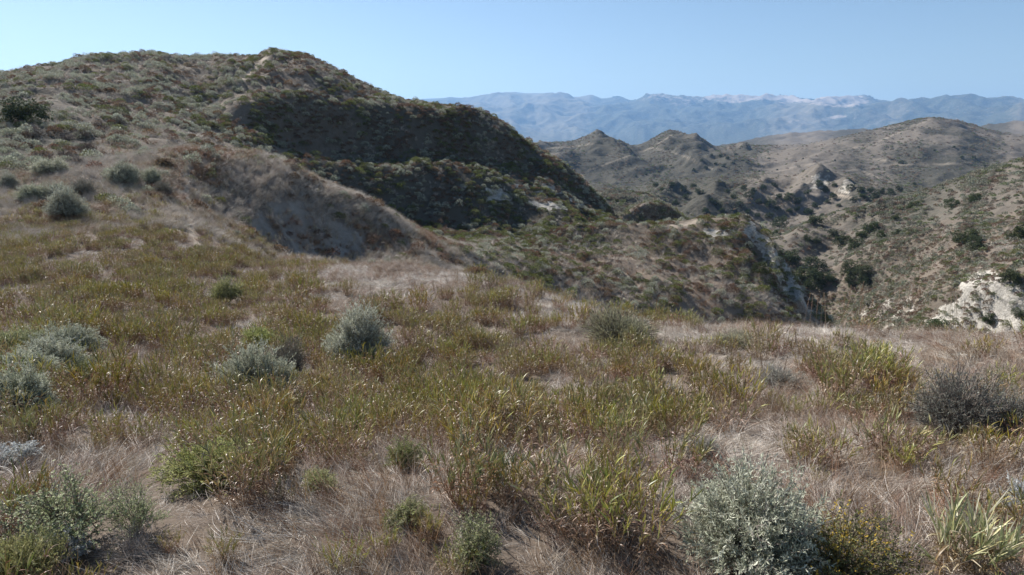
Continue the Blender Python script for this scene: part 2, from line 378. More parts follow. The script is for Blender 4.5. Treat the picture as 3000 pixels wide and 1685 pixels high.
def attr(nt, name):
    n = nt.nodes.new('ShaderNodeAttribute'); n.attribute_name = name
    return n

def terrain_mat(name, size, grass, scrub, earth=(.20, .155, .115), rock=(.40, .36, .30), pale=(.36, .30, .245), fine=1.0):
    """size: the metre scale of the smallest mottling"""
    m, nt, out = new_mat(name)
    geo = N(nt, 'ShaderNodeNewGeometry'); P = geo.outputs['Position']
    a = attr(nt, 'cover')          # R dry, G rock, B trail
    b = attr(nt, 'cover2')         # R dirt, G pale
    sa = N(nt, 'ShaderNodeSeparateColor'); nt.links.new(a.outputs['Color'], sa.inputs[0])
    sb = N(nt, 'ShaderNodeSeparateColor'); nt.links.new(b.outputs['Color'], sb.inputs[0])
    n1 = noise(nt, P, 1 / size, 5, .65); n2 = noise(nt, P, .23 / size, 4, .6); n3 = noise(nt, P, 3.1 / size, 3, .6)
    f = math_(nt, 'ADD', math_(nt, 'MULTIPLY_ADD', n1, 1.6, -.8), sa.outputs[0])
    f = math_(nt, 'MULTIPLY_ADD', math_(nt, 'SUBTRACT', n2, .5), 1.0, f)
    col = mixc(nt, ramp(nt, f, .25, .75), scrub, grass)
    col = mixc(nt, ramp(nt, n3, .5, .75), col, earth)
    sep = N(nt, 'ShaderNodeSeparateXYZ'); nt.links.new(geo.outputs['Normal'], sep.inputs[0])
    steep = ramp(nt, math_(nt, 'MULTIPLY_ADD', math_(nt, 'SUBTRACT', n1, .5), .25, sep.outputs[2]), .66, .52)
    col = mixc(nt, math_(nt, 'MULTIPLY', steep, .6), col, earth)
    dirt = mixc(nt, n1, (.20, .17, .14), (.38, .33, .27))
    col = mixc(nt, sb.outputs[0], col, dirt)
    rk = mixc(nt, ramp(nt, math_(nt, 'MULTIPLY_ADD', n3, .5, math_(nt, 'MULTIPLY', n1, .5)), .36, .62), tuple(c * .45 for c in rock), tuple(min(1, c * 1.25) for c in rock))
    rf = ramp(nt, math_(nt, 'MULTIPLY_ADD', math_(nt, 'SUBTRACT', n2, .5), 1.6, sa.outputs[1]), .4, .7)
    col = mixc(nt, rf, col, rk)
    col = mixc(nt, ramp(nt, math_(nt, 'MULTIPLY_ADD', math_(nt, 'SUBTRACT', n1, .5), 1.4, sb.outputs[1]), .35, .65), col, pale)
    col = mixc(nt, math_(nt, 'MULTIPLY', sa.outputs[2], .8), col, (.36, .30, .235))
    bs = N(nt, 'ShaderNodeBsdfPrincipled')
    bs.inputs['Roughness'].default_value = .95; bs.inputs['Specular IOR Level'].default_value = .1
    nt.links.new(col, bs.inputs['Base Color'])
    bp = N(nt, 'ShaderNodeBump'); bp.inputs['Strength'].default_value = .8; bp.inputs['Distance'].default_value = size * .35 * fine
    nt.links.new(n1, bp.inputs['Height']); nt.links.new(bp.outputs[0], bs.inputs['Normal'])
    nt.links.new(bs.outputs[0], out.inputs['Surface'])
    return m

def plant_mat(name, hue=.03, val=.35, trans=.35, rough=.6, spec=.25):
    """colour from the plant's own leaf colours, varied from one plant to the next"""
    m, nt, out = new_mat(name)
    a = attr(nt, 'tint'); oi = N(nt, 'ShaderNodeObjectInfo')
    hs = N(nt, 'ShaderNodeHueSaturation')
    nt.links.new(a.outputs['Color'], hs.inputs['Color'])
    nt.links.new(math_(nt, 'MULTIPLY_ADD', oi.outputs['Random'], hue, .5 - hue / 2), hs.inputs['Hue'])
    r2 = math_(nt, 'FRACT', math_(nt, 'MULTIPLY', oi.outputs['Random'], 37.7))
    nt.links.new(math_(nt, 'MULTIPLY_ADD', r2, val, 1 - val / 2), hs.inputs['Value'])
    r3 = math_(nt, 'FRACT', math_(nt, 'MULTIPLY', oi.outputs['Random'], 91.3))
    nt.links.new(math_(nt, 'MULTIPLY_ADD', r3, .3, .85), hs.inputs['Saturation'])
    bs = N(nt, 'ShaderNodeBsdfPrincipled')
    bs.inputs['Roughness'].default_value = rough; bs.inputs['Specular IOR Level'].default_value = spec
    nt.links.new(hs.outputs[0], bs.inputs['Base Color'])
    if trans > 0:
        tr = N(nt, 'ShaderNodeBsdfTranslucent'); nt.links.new(hs.outputs[0], tr.inputs['Color'])
        mx = N(nt, 'ShaderNodeMixShader'); mx.inputs[0].default_value = trans
        nt.links.new(bs.outputs[0], mx.inputs[1]); nt.links.new(tr.outputs[0], mx.inputs[2])
        nt.links.new(mx.outputs[0], out.inputs['Surface'])
    else:
        nt.links.new(bs.outputs[0], out.inputs['Surface'])
    return m

# ------------------------------------------------------------------ mesh helpers
COL = scn.collection
def mesh_from(name, V, F, mat, tint=None, smooth=False, attrs=None):
    V = np.asarray(V, np.float32); F = np.asarray(F, np.int32)
    me = bpy.data.meshes.new(name)
    me.vertices.add(len(V)); me.vertices.foreach_set('co', V.ravel())
    n = F.shape[1]
    me.loops.add(F.size); me.loops.foreach_set('vertex_index', F.ravel())
    me.polygons.add(len(F))
    me.polygons.foreach_set('loop_start', np.arange(0, F.size, n, dtype=np.int32))
    me.polygons.foreach_set('loop_total', np.full(len(F), n, np.int32))
    if smooth: me.polygons.foreach_set('use_smooth', np.ones(len(F), bool))
    al = dict(attrs or {})
    if tint is not None: al['tint'] = tint
    for k, c in al.items():
        a = me.attributes.new(k, 'FLOAT_COLOR', 'POINT')
        c4 = np.ones((len(V), 4), np.float32); c4[:, :3] = c
        a.data.foreach_set('color', c4.ravel())
    me.update(calc_edges=True)
    if mat: me.materials.append(mat)
    return me
def obj(name, me, parent=None, loc=None, rotz=0, sc=1):
    o = bpy.data.objects.new(name, me); COL.objects.link(o)
    if parent: o.parent = parent
    if loc is not None: o.location = loc
    o.rotation_euler = (0, 0, rotz)
    o.scale = (sc, sc, sc) if np.isscalar(sc) else sc
    return o
def tag(o, label, cat=None, group=None, kind=None):
    o['label'] = label
    if cat: o['category'] = cat
    if group: o['group'] = group
    if kind: o['kind'] = kind
    return o

# ------------------------------------------------------------------ the land
def patch(name, a, b, mat):
    r0, r1 = np.searchsorted(ROWK, a), np.searchsorted(ROWK, b)
    sl = slice(r0, r1 + 1)
    V = GP[sl].reshape(-1, 3); n = r1 - r0 + 1
    idx = np.arange(n * NT).reshape(n, NT)
    F = np.stack([idx[:-1, :-1], idx[:-1, 1:], idx[1:, 1:], idx[1:, :-1]], -1).reshape(-1, 4)
    c1 = np.stack([DRY[sl], ROCK[sl], TRAIL[sl]], -1).reshape(-1, 3)
    c2 = np.stack([DIRT[sl], PALE[sl], 0 * PALE[sl]], -1).reshape(-1, 3)
    o = obj(name, mesh_from(name, V, F, mat, smooth=True, attrs={'cover': c1, 'cover2': c2}))
    o['kind'] = 'structure'
    return o
GRASSC, SCRUBC = (.15, .128, .104), (.062, .058, .045)
tag(patch('ground', 0, I('swale'), terrain_mat('dry_soil', .12, (.14, .11, .085), (.09, .07, .054), (.12, .095, .075))), 'near slope of dry matted grass under the shrubs')
tag(patch('ridge', I('swale'), I('behind_grass_ridge'), terrain_mat('ridge_soil', .35, (.21, .165, .125), (.13, .105, .08), (.15, .12, .095), (.42, .38, .32))), 'grassy ridge with a bare scarp and a footpath')
tag(patch('hill', I('behind_grass_ridge'), I('canyon'), terrain_mat('hill_soil', .8, (.165, .135, .105), (.085, .075, .058), (.10, .085, .068), (.40, .37, .32))), 'large scrub covered hill with a steep shaded face')
tag(patch('canyon', I('canyon'), I('behind_right'), terrain_mat('canyon_soil', 1.6, (.14, .12, .097), (.09, .084, .066), (.125, .105, .085), (.37, .34, .295))), 'canyon side of dry brush rising to the right')
tag(patch('hills', I('behind_right'), I('plain'), terrain_mat('far_hill_soil', 6, GRASSC, SCRUBC, (.115, .10, .08))), 'rounded dry hills beyond the canyon')
tag(patch('mountains', I('plain'), K - 1, terrain_mat('mountain_soil', 70, (.15, .135, .095), (.05, .06, .04))), 'blue hazy mountain range along the horizon')

# haze: the air between here and the mountains
def haze():
    x0, x1, y0, y1, z0, z1 = -15000, 15000, -1500, 17900, GZ.min() - 30, GZ.max() + 60
    V = [(x, y, z) for x in (x0, x1) for y in (y0, y1) for z in (z0, z1)]
    F = [(0, 1, 3, 2), (4, 6, 7, 5), (0, 4, 5, 1), (2, 3, 7, 6), (0, 2, 6, 4), (1, 5, 7, 3)]
    m, nt, out = new_mat('air')
    v = N(nt, 'ShaderNodeVolumePrincipled')
    v.inputs['Color'].default_value = (.33, .57, .92, 1)
    v.inputs['Density'].default_value = 6.2e-5
    v.inputs['Anisotropy'].default_value = 0.25
    nt.links.new(v.outputs[0], out.inputs['Volume'])
    o = obj('haze', mesh_from('haze', V, F, m)); tag(o, 'pale blue haze in the air before the mountains', 'haze', None, 'stuff')
haze()

# ------------------------------------------------------------------ plant building blocks
def nrm(v): return v / (np.linalg.norm(v, axis=-1, keepdims=True) + 1e-9)
class Geo:
    """collects ribbons and small faces into one mesh"""
    def __init__(s): s.V, s.F, s.C, s.n = [], [], [], 0
    def add(s, V, F, C):
        s.V.append(V.reshape(-1, 3)); s.F.append(F.reshape(-1, 4) + s.n); s.C.append(C.reshape(-1, 3)); s.n += V.size // 3
    def mesh(s, name, mat):
        return mesh_from(name, np.concatenate(s.V), np.concatenate(s.F), mat, np.concatenate(s.C))
def strands(g, p0, d0, L, w, c0, c1, seg=4, bend=None, curl=None, taper=.15, r=rng, belly=0):
    """ribbons: start p0 (n,3), direction d0, length L, width w; bend is added to the direction along the way. Returns the spine."""
    n = len(p0)
    L = np.broadcast_to(np.asarray(L, float), (n,)); w = np.broadcast_to(np.asarray(w, float), (n,))
    c0 = np.broadcast_to(np.asarray(c0, float), (n, 3)); c1 = np.broadcast_to(np.asarray(c1, float), (n, 3))
    d = nrm(d0); p = p0.copy(); side = nrm(np.cross(d, r.normal(size=(n, 3)) * .6 + [0, 0, .6]))
    if bend is None: bend = np.zeros((n, 3))
    spine = [p.copy()]; V = np.zeros((n, seg + 1, 2, 3)); C = np.zeros((n, seg + 1, 2, 3))
    for i in range(seg + 1):
        t = i / seg
        ww = w * ((1 - t) + taper * t) if not belly else w * (taper + (1 - taper) * np.sin(np.pi * min(1, .25 + .75 * t)) )
        V[:, i, 0] = p - side * ww[:, None] * .5; V[:, i, 1] = p + side * ww[:, None] * .5
        C[:, i] = (c0 * (1 - t) + c1 * t)[:, None]
        if i < seg:
            p = p + d * (L / seg)[:, None]
            b = bend if curl is None else bend + curl * r.normal(size=(n, 3))
            d = nrm(d + b / seg); side = nrm(side - d * (side * d).sum(-1, keepdims=True))
            spine.append(p.copy())
    base = (np.arange(n) * (seg + 1) * 2)[:, None] + (np.arange(seg) * 2)[None]
    F = np.stack([base, base + 1, base + 3, base + 2], -1)
    g.add(V, F, C)
    return np.stack(spine, 1)
def along(sp, t, which=None):
    """points and directions at fraction t (m,) of the spines `which` (m,)"""
    seg = sp.shape[1] - 1
    f = np.clip(t * seg, 0, seg - 1e-6); i = f.astype(int); u = (f - i)[:, None]
    a, b = sp[which, i], sp[which, i + 1]
    return a * (1 - u) + b * u, nrm(b - a)
def leaves(g, p, d, size, wid, c, r=rng):
    """one diamond-shaped leaf per point, pointing along d"""
    n = len(p); d = nrm(d); s = nrm(np.cross(d, r.normal(size=(n, 3)) * .6 + [0, 0, 1]))
    L = np.broadcast_to(np.asarray(size, float), (n,))[:, None]; W = L * wid
    V = np.stack([p, p + d * L * .5 - s * W * .5, p + d * L, p + d * L * .5 + s * W * .5], 1)
    F = (np.arange(n) * 4)[:, None] + np.arange(4)[None]
    C = np.repeat(np.broadcast_to(c, (n, 3))[:, None], 4, 1)
    g.add(V, F, C)
def pick(pal, n, r=rng, jit=.18):
    pal = np.asarray(pal, float)
    c = pal[r.integers(0, len(pal), n)]
    return c * (1 + jit * r.normal(size=(n, 1))).clip(.5, 1.6)
def hemi(n, lo, hi, r=rng):
    az = r.uniform(0, 2 * np.pi, n); sz = r.uniform(math.sin(R(lo)), math.sin(R(hi)), n); cz = np.sqrt(1 - sz * sz)
    return np.stack([cz * np.cos(az), cz * np.sin(az), sz], -1)
def tube(g, pts, rad, c, k=7):
    pts = np.asarray(pts, float); m = len(pts)
    d = nrm(np.gradient(pts, axis=0)); u = nrm(np.cross(d, np.array([.31, .9, .2]))); v = np.cross(d, u)
    a = np.linspace(0, 2 * np.pi, k, endpoint=False)
    V = pts[:, None] + (u[:, None] * np.cos(a)[None, :, None] + v[:, None] * np.sin(a)[None, :, None]) * np.asarray(rad)[:, None, None]
    i = np.arange(m - 1)[:, None] * k; j = np.arange(k)[None]; j2 = (j + 1) % k
    F = np.stack([i + j, i + j2, i + k + j2, i + k + j], -1)
    g.add(V, F, np.broadcast_to(np.asarray(c, float), V.shape))

M_LEAF = plant_mat('shrub_leaf', .03, .3, .26, .7, .15)
M_SAGE = plant_mat('sage_leaf', .02, .22, .25, .8, .1)
M_BLADE = plant_mat('grass_blade', .05, .4, .16, .42, .4)
M_DRY = plant_mat('dry_grass', .02, .4, .15, .5, .35)
M_TWIG = plant_mat('twig', .02, .3, 0, .9, .1)
M_OAK = plant_mat('oak_leaf', .03, .3, .12, .85, .08)

SAGE = [(.45, .46, .36), (.40, .41, .31), (.51, .51, .41), (.33, .345, .255)]
LIME = [(.34, .345, .15), (.29, .30, .12), (.40, .39, .19), (.23, .25, .11)]
OLIVE = [(.24, .25, .12), (.29, .29, .15), (.19, .20, .10), (.33, .32, .18)]
RUSSET = [(.16, .095, .06), (.19, .12, .08), (.125, .08, .055), (.23, .165, .115)]
SILVER = [(.50, .52, .50), (.42, .44, .43), (.58, .58, .55)]
TAN = [(.45, .385, .315), (.51, .45, .38), (.35, .29, .235), (.26, .20, .16), (.55, .50, .43)]
BROWN = [(.22, .125, .07), (.18, .10, .06), (.28, .17, .10), (.25, .16, .09)]
GREENB = [(.23, .22, .06), (.29, .255, .065), (.17, .185, .05), (.36, .28, .075), (.22, .22, .09)]

def lump(d, r, amt=.22, k=9):
    """uneven outline: length factor for each direction"""
    c = hemi(k, 0, 90, r); a = r.uniform(-1, 1, k)
    return 1 + amt * (a[None] * np.exp(((d[:, None] * c[None]).sum(-1) - 1) * 7)).sum(1)

def shrub(name, seed, Rw, H, pal, n=260, per=26, lf=.045, wid=.16, plume=.55, mat=M_SAGE, wood=(.17, .14, .12), sub=3, spread=.9, up=.4, jit=.16, lo=8, curl=.5):
    """many fine twigs from one base, feathered with small leaves toward their ends. Returns two meshes: stems, foliage"""
    r = np.random.default_rng(seed)
    st, fo = Geo(), Geo()
    d = hemi(n, lo, 88, r); f = lump(d, r, .34) * r.uniform(.72, 1.05, n)
    tgt = d * np.array([Rw, Rw, H]) * f[:, None]
    p0 = np.stack([r.normal(0, Rw * .10, n), r.normal(0, Rw * .10, n), np.zeros(n)], -1)
    v = tgt - p0; L = np.linalg.norm(v, axis=1)
    d0 = nrm(nrm(v) + np.array([0, 0, up * .6])); bend = np.tile([0, 0, -up * 1.0], (n, 1)) + .25 * r.normal(size=(n, 3))
    sp = strands(st, p0, d0, L, .008, wood, wood, 5, bend, None, .5, r)
    # side sprays
    m = n * sub; w = np.repeat(np.arange(n), sub); t = r.uniform(.45, .95, m)
    q, dq = along(sp, t, w)
    d1 = nrm(dq + .75 * r.normal(size=(m, 3)) * spread + np.array([0, 0, .35]))
    sp2 = strands(st, q, d1, L[w] * r.uniform(.16, .34, m), .004, wood, wood, 3, .3 * r.normal(size=(m, 3)), None, .6, r)
    for spx, cnt, lo_ in ((sp, per, 1 - plume), (sp2, max(6, per // 2), .1)):
        k = len(spx); w2 = np.repeat(np.arange(k), cnt); tt = r.uniform(lo_, 1, k * cnt)
        q, dq = along(spx, tt, w2)
        cc = pick(pal, k, r, jit)[w2] * r.uniform(.85, 1.15, (k * cnt, 1))
        leaves(fo, q, dq + curl * 1.3 * r.normal(size=q.shape), lf * r.uniform(.6, 1.3, len(q)), wid, cc, r)
    return st.mesh(name + '_stems', M_TWIG), fo.mesh(name + '_foliage', mat)

def twiggy(name, seed, Rw, H, n=90, c=((.27, .23, .20), (.2, .165, .14), (.34, .30, .27)), w=.007):
    r = np.random.default_rng(seed); g = Geo()
    d = hemi(n, 8, 85, r); f = lump(d, r) * r.uniform(.7, 1.05, n)
    tgt = d * np.array([Rw, Rw, H]) * f[:, None]; p0 = r.normal(0, Rw * .08, (n, 3)) * [1, 1, 0]
    L = np.linalg.norm(tgt, axis=1)
    c1 = pick(c, n, r)
    sp = strands(g, p0, nrm(tgt) + [0, 0, .2], L, w, c1, c1, 6, .5 * r.normal(size=(n, 3)), .5, .4, r)
    for sub, fr, ww in ((5, .38, .5), (8, .2, .35)):
        m = len(sp) * sub; wv = np.repeat(np.arange(len(sp)), sub)
        q, dq = along(sp, r.uniform(.3, 1, m), wv); cc = pick(c, m, r)
        strands(g, q, dq + .8 * r.normal(size=(m, 3)), L[wv % n] * fr * r.uniform(.5, 1.2, m), w * ww, cc, cc, 3, .6 * r.normal(size=(m, 3)), .3, .4, r)
    return g.mesh(name, M_TWIG)

def rye(name, seed, nc=16, rad=.22, H=1.0, green=.55, wide=.016, pal=GREENB, stalks=0, droop=1.0, leafL=.36):
    """a tuft of giant wild rye: upright culms, green blades above, curled dry blades below. Returns green mesh, dry mesh"""
    r = np.random.default_rng(seed); gg, gd = Geo(), Geo()
    a = r.uniform(0, 2 * np.pi, nc); rr = rad * np.sqrt(r.uniform(0, 1, nc))
    p0 = np.stack([rr * np.cos(a), rr * np.sin(a), np.full(nc, -.04)], -1)
    out = np.stack([np.cos(a), np.sin(a), 0 * a], -1)
    d0 = np.array([0, 0, 1.0]) + out * (rr / rad * .38)[:, None] + .13 * r.normal(size=(nc, 3))
    L = H * r.uniform(.6, 1.05, nc)
    bc = pick(BROWN, nc, r)
    sp = strands(gg, p0, d0, L, .009, bc, bc * 1.1, 5, .2 * r.normal(size=(nc, 3)), None, .5, r)
    dd0 = np.array([0, 0, 1.0]) + out * (rr / rad * .5)[:, None] + .25 * r.normal(size=(nc, 3))
    dc = pick(BROWN + [(.34, .26, .17)], nc, r)
    strands(gd, p0 * [.7, .7, 1], dd0, L * .75, .008, dc, dc * 1.15, 4, .5 * r.normal(size=(nc, 3)), .2, .4, r)
    # green crown blades
    kg = 11; m = nc * kg; w = np.repeat(np.arange(nc), kg); t = r.uniform(.55, 1, m)
    q, dq = along(sp, t, w)
    h = nrm(r.normal(size=(m, 3)) * [1, 1, .1])
    cg = pick(pal, m, r, .2); ct = np.where(r.uniform(size=(m, 1)) < .35, pick([(.42, .33, .12), (.46, .37, .22)], m, r), cg * 1.05)
    keep = r.uniform(size=m) < green + .35
    strands(gg, q[keep], (dq + h * .38 * r.uniform(.4, 1.4, (m, 1)))[keep], (leafL * r.uniform(.55, 1.15, m))[keep], (wide * r.uniform(.7, 1.15, m))[keep], cg[keep], ct[keep], 5,
            (np.tile([0, 0, -.55 * droop], (m, 1)) * r.uniform(0, 1.6, (m, 1)) + .2 * r.normal(size=(m, 3)))[keep], .15, .12, r, 1)
    # dry curled blades
    kd = 13; m = nc * kd; w = np.repeat(np.arange(nc), kd); t = r.uniform(.06, .85, m)
    q, dq = along(sp, t, w); h = nrm(r.normal(size=(m, 3)) * [1, 1, .2])
    cd = pick(BROWN + BROWN + [(.42, .31, .19)], m, r); ce = pick([(.40, .32, .22), (.27, .17, .10), (.50, .42, .32), (.22, .13, .075), (.2, .12, .07)], m, r)
    strands(gd, q, dq * .8 + h * r.uniform(.3, 1.0, (m, 1)), leafL * .85 * r.uniform(.5, 1.1, m), wide * r.uniform(.5, 1, m), cd, ce, 6,
            np.tile([0, 0, -2.4], (m, 1)) * r.uniform(.3, 1.3, (m, 1)) + .5 * r.normal(size=(m, 3)), .4, .12, r, 1)
    if stalks:
        a = r.uniform(0, 2 * np.pi, stalks); rr = rad * 1.3 * np.sqrt(r.uniform(0, 1, stalks))
        p = np.stack([rr * np.cos(a), rr * np.sin(a), 0 * a], -1)
        s2 = strands(gd, p, np.array([0, 0, 1]) + .1 * r.normal(size=(stalks, 3)), H * r.uniform(1.3, 1.75, stalks), .009, (.24, .16, .10), (.26, .17, .10), 5, .1 * r.normal(size=(stalks, 3)), None, .7, r)
        w = np.repeat(np.arange(stalks), 40); q, dq = along(s2, r.uniform(.78, 1, 40 * stalks), w)
        leaves(gd, q, dq + .25 * r.normal(size=q.shape), .035, .3, pick([(.25, .16, .09), (.33, .23, .14)], len(q), r), r)
    return gg.mesh(name + '_green', M_BLADE), gd.mesh(name + '_dry', M_BLADE)

def dry_clump(name, seed, n=110, rad=.35, L=.5, w=.0038, pal=TAN, lay=.9, stand=.5, seg=5):
    """matted fine straw leaning along +X"""
    r = np.random.default_rng(seed); g = Geo(); nl = max(4, n // 13); k = r.integers(0, nl, n)
    pl = np.stack([r.normal(0, rad * .6, nl), r.normal(0, rad * .6, nl), 0 * r.normal(size=nl)], -1)
    dl = np.array([lay, 0, stand]) + r.normal(size=(nl, 3)) * [.5, .55, .2]; dl[:, 2] = np.abs(dl[:, 2]) + .12
    bl = np.array([.25, 0, -.75]) * r.uniform(.2, 1.6, (nl, 1)) + .55 * r.normal(size=(nl, 3)) * [1, 1, .4]
    p = pl[k] + r.normal(0, .055, (n, 3)) * [1, 1, .2] + [0, 0, .01]
    d = dl[k] + .16 * r.normal(size=(n, 3))
    c = pick(pal, nl, r, .12)[k] * (1 + .13 * r.normal(size=(n, 1))).clip(.6, 1.5)
    ll = r.uniform(.7, 1.3, nl)[k]
    strands(g, p, d, L * ll * r.uniform(.6, 1.2, n), w * r.uniform(.7, 1.5, n), c, c * r.uniform(.95, 1.2, (n, 1)), seg, bl[k] + .2 * r.normal(size=(n, 3)), .18, .3, r)
    return g.mesh(name, M_DRY)

def mound(name, seed, n=460, Rw=.5, H=.42, lf=.11, wid=.45, pal=SAGE, mat=M_SAGE, up=.7, wood=24):
    """a small rounded bush seen from afar: leafy faces spread through an uneven dome, on a few stems"""
    r = np.random.default_rng(seed); g = Geo()
    d = hemi(n, 0, 88, r); f = lump(d, r, .3) * r.uniform(.55, 1.03, n) ** .6
    p = d * np.array([Rw, Rw, H]) * f[:, None]
    leaves(g, p, d * .8 + [0, 0, up] + .7 * r.normal(size=(n, 3)), lf * r.uniform(.5, 1.4, n), wid, pick(pal, n, r, .2), r)
    dw = hemi(wood, 15, 80, r)
    strands(g, dw * .02, dw, .8 * np.linalg.norm(dw * [Rw, Rw, H], axis=1), .012, (.16, .13, .11), (.16, .13, .11), 2, None, None, .5, r)
    return g.mesh(name, mat)

def oak(name, seed, Hh=6.0, Wd=3.4, clumps=42, per=130, lf=.34, pal=((.055, .072, .032), (.07, .088, .04), (.042, .055, .027), (.09, .105, .05)), squat=.5):
    """trunk mesh and crown mesh, crown spread through leaf clumps with gaps"""
    r = np.random.default_rng(seed); gt, gc = Geo(), Geo()
    fork = Hh * (.18 if squat < .4 else .28)
    tr = np.array([[0, 0, -.4], [.05, .02, fork * .5], [.12, -.05, fork]]) + r.normal(0, .05, (3, 3)) * [1, 1, 0]
    tube(gt, tr, [Wd * .085, Wd * .065, Wd * .055], (.11, .095, .08))
    d = hemi(clumps, -25, 88, r)
    f = lump(d, r, .35) * np.where(r.uniform(size=clumps) < .7, r.uniform(.7, 1, clumps), r.uniform(.2, .7, clumps))
    cz = Hh * squat
    cen = np.array([0, 0, cz]) + d * np.array([Wd, Wd, Hh - cz - .4]) * f[:, None]
    for c in cen[::4]:
        mid = (tr[-1] + c) / 2 + r.normal(0, .2, 3)
        tube(gt, [tr[-1], mid, c], [Wd * .035, Wd * .02, .02], (.11, .095, .08), 5)
    rad = Wd * r.uniform(.2, .36, clumps)
    w = np.repeat(np.arange(clumps), per); dd = nrm(r.normal(size=(len(w), 3)))
    p = cen[w] + dd * (rad[w] * r.uniform(.35, 1, len(w)) ** .5)[:, None] * [1, 1, .75]
    leaves(gc, p, dd + .6 * r.normal(size=p.shape), lf * r.uniform(.6, 1.3, len(p)), .6, pick(pal, len(p), r, .2), r)
    return gt.mesh(name + '_trunk', M_TWIG), gc.mesh(name + '_crown', M_OAK)

# ------------------------------------------------------------------ planting
def cellpos(i, j, r=rng):
    u, v = r.uniform(size=len(i))[:, None], r.uniform(size=len(i))[:, None]
    return (GP[i, j] * (1-u) * (1-v) + GP[i+1, j] * u * (1-v) + GP[i, j+1] * (1-u) * v + GP[i+1, j+1] * u * v)
def sample(dens, r=rng, cap=None):
    """random ground points, dens = plants per square metre for each cell"""
    lam = dens * CA
    n = r.poisson(lam)
    i, j = np.nonzero(n); c = n[i, j]; i, j = np.repeat(i, c), np.repeat(j, c)
    if cap and len(i) > cap:
        k = r.permutation(len(i))[:cap]; i, j = i[k], j[k]
    return cellpos(i, j, r), CN[i, j], i, j
def vis(m):
    V = visible(m); return (V[:-1, :-1] | V[1:, 1:]) & CIN
def thin(P, dmin, order=None):
    """keeps points at least dmin(i) apart"""
    order = np.arange(len(P)) if order is None else order
    dm = np.broadcast_to(dmin, (len(P),)); cell = float(dm.max()); grid = {}; keep = []
    for k in order:
        x, y, z = P[k]; gx, gy = int(x // cell), int(y // cell); ok = True
        for a in (-1, 0, 1):
            for b in (-1, 0, 1):
                for q in grid.get((gx + a, gy + b), ()):
                    if (P[q, 0] - x) ** 2 + (P[q, 1] - y) ** 2 + (P[q, 2] - z) ** 2 < (dm[k] * .5 + dm[q] * .5) ** 2: ok = False; break
                if not ok: break
            if not ok: break
        if ok: grid.setdefault((gx, gy), []).append(k); keep.append(k)
    return np.array(keep, int)
def ground_at(px, py, rmin=0, rmax=1e9):
    """the first ground met by the sight line through a surveyed point"""
    th, e = ray(px, py)
    j = int(np.clip(np.searchsorted(TH, th), 1, NT - 1))
    if abs(TH[j - 1] - th) < abs(TH[j] - th): j -= 1
    c = EFF[:, j]
    ok = (c >= e) & (GR[:, j] > rmin) & (GR[:, j] < rmax)
    i = int(np.argmax(ok)) if ok.any() else int(np.argmin(np.abs(c - e) + 10 * (GR[:, j] < rmin) + 10 * (GR[:, j] > rmax)))
    if i > 0 and c[i] > c[i - 1] and ok.any():
        u = (e - c[i - 1]) / (c[i] - c[i - 1] + 1e-12); u = min(max(u, 0), 1)
    else: u = 1
    p = GP[i - 1, j] * (1 - u) + GP[i, j] * u if i else GP[i, j]
    rr = math.hypot(p[0], p[1])
    return np.array([rr * math.sin(th), rr * math.cos(th), p[2]])
def scale_at(P):
    """metres per surveyed pixel at a point"""
    return (P[1] * CP - (P[2] - ZC) * SP) / FPX

def scatter(name, label, cat, pts, rot, scl, idx, sources):
    """one uncountable mass: points carrying turned and scaled copies of a few plants"""
    me = bpy.data.meshes.new(name); n = len(pts)
    me.vertices.add(n); me.vertices.foreach_set('co', np.asarray(pts, np.float32).ravel())
    a = me.attributes.new('turn', 'FLOAT_VECTOR', 'POINT'); a.data.foreach_set('vector', np.asarray(rot, np.float32).ravel())
    a = me.attributes.new('size', 'FLOAT_VECTOR', 'POINT'); s = np.asarray(scl, np.float32)
    if s.ndim == 1: s = np.repeat(s[:, None], 3, 1)
    a.data.foreach_set('vector', s.ravel())
    a = me.attributes.new('which', 'INT', 'POINT'); a.data.foreach_set('value', np.asarray(idx, np.int32))
    o = obj(name, me); tag(o, label, cat, None, 'stuff')
    c = bpy.data.collections.new(name + '_kinds')
    for k, m in enumerate(sources):
        c.objects.link(bpy.data.objects.new('%s_kind%02d' % (name, k), m))
    ng = bpy.data.node_groups.new(name, 'GeometryNodeTree')
    ng.interface.new_socket('Geometry', in_out='INPUT', socket_type='NodeSocketGeometry')
    ng.interface.new_socket('Geometry', in_out='OUTPUT', socket_type='NodeSocketGeometry')
    gi, go = ng.nodes.new('NodeGroupInput'), ng.nodes.new('NodeGroupOutput')
    ip = ng.nodes.new('GeometryNodeInstanceOnPoints'); ci = ng.nodes.new('GeometryNodeCollectionInfo')
    ci.inputs['Collection'].default_value = c; ci.inputs['Separate Children'].default_value = True; ci.inputs['Reset Children'].default_value = True
    ip.inputs['Pick Instance'].default_value = True
    def at(nm, t):
        q = ng.nodes.new('GeometryNodeInputNamedAttribute'); q.data_type = t; q.inputs['Name'].default_value = nm; return q.outputs['Attribute']
    e = ng.nodes.new('FunctionNodeEulerToRotation')
    ng.links.new(at('turn', 'FLOAT_VECTOR'), e.inputs[0]); ng.links.new(e.outputs[0], ip.inputs['Rotation'])
    ng.links.new(at('size', 'FLOAT_VECTOR'), ip.inputs['Scale']); ng.links.new(at('which', 'INT'), ip.inputs['Instance Index'])
    ng.links.new(gi.outputs[0], ip.inputs['Points']); ng.links.new(ci.outputs[0], ip.inputs['Instance']); ng.links.new(ip.outputs[0], go.inputs[0])
    md = o.modifiers.new('planting', 'NODES'); md.node_group = ng
    return o
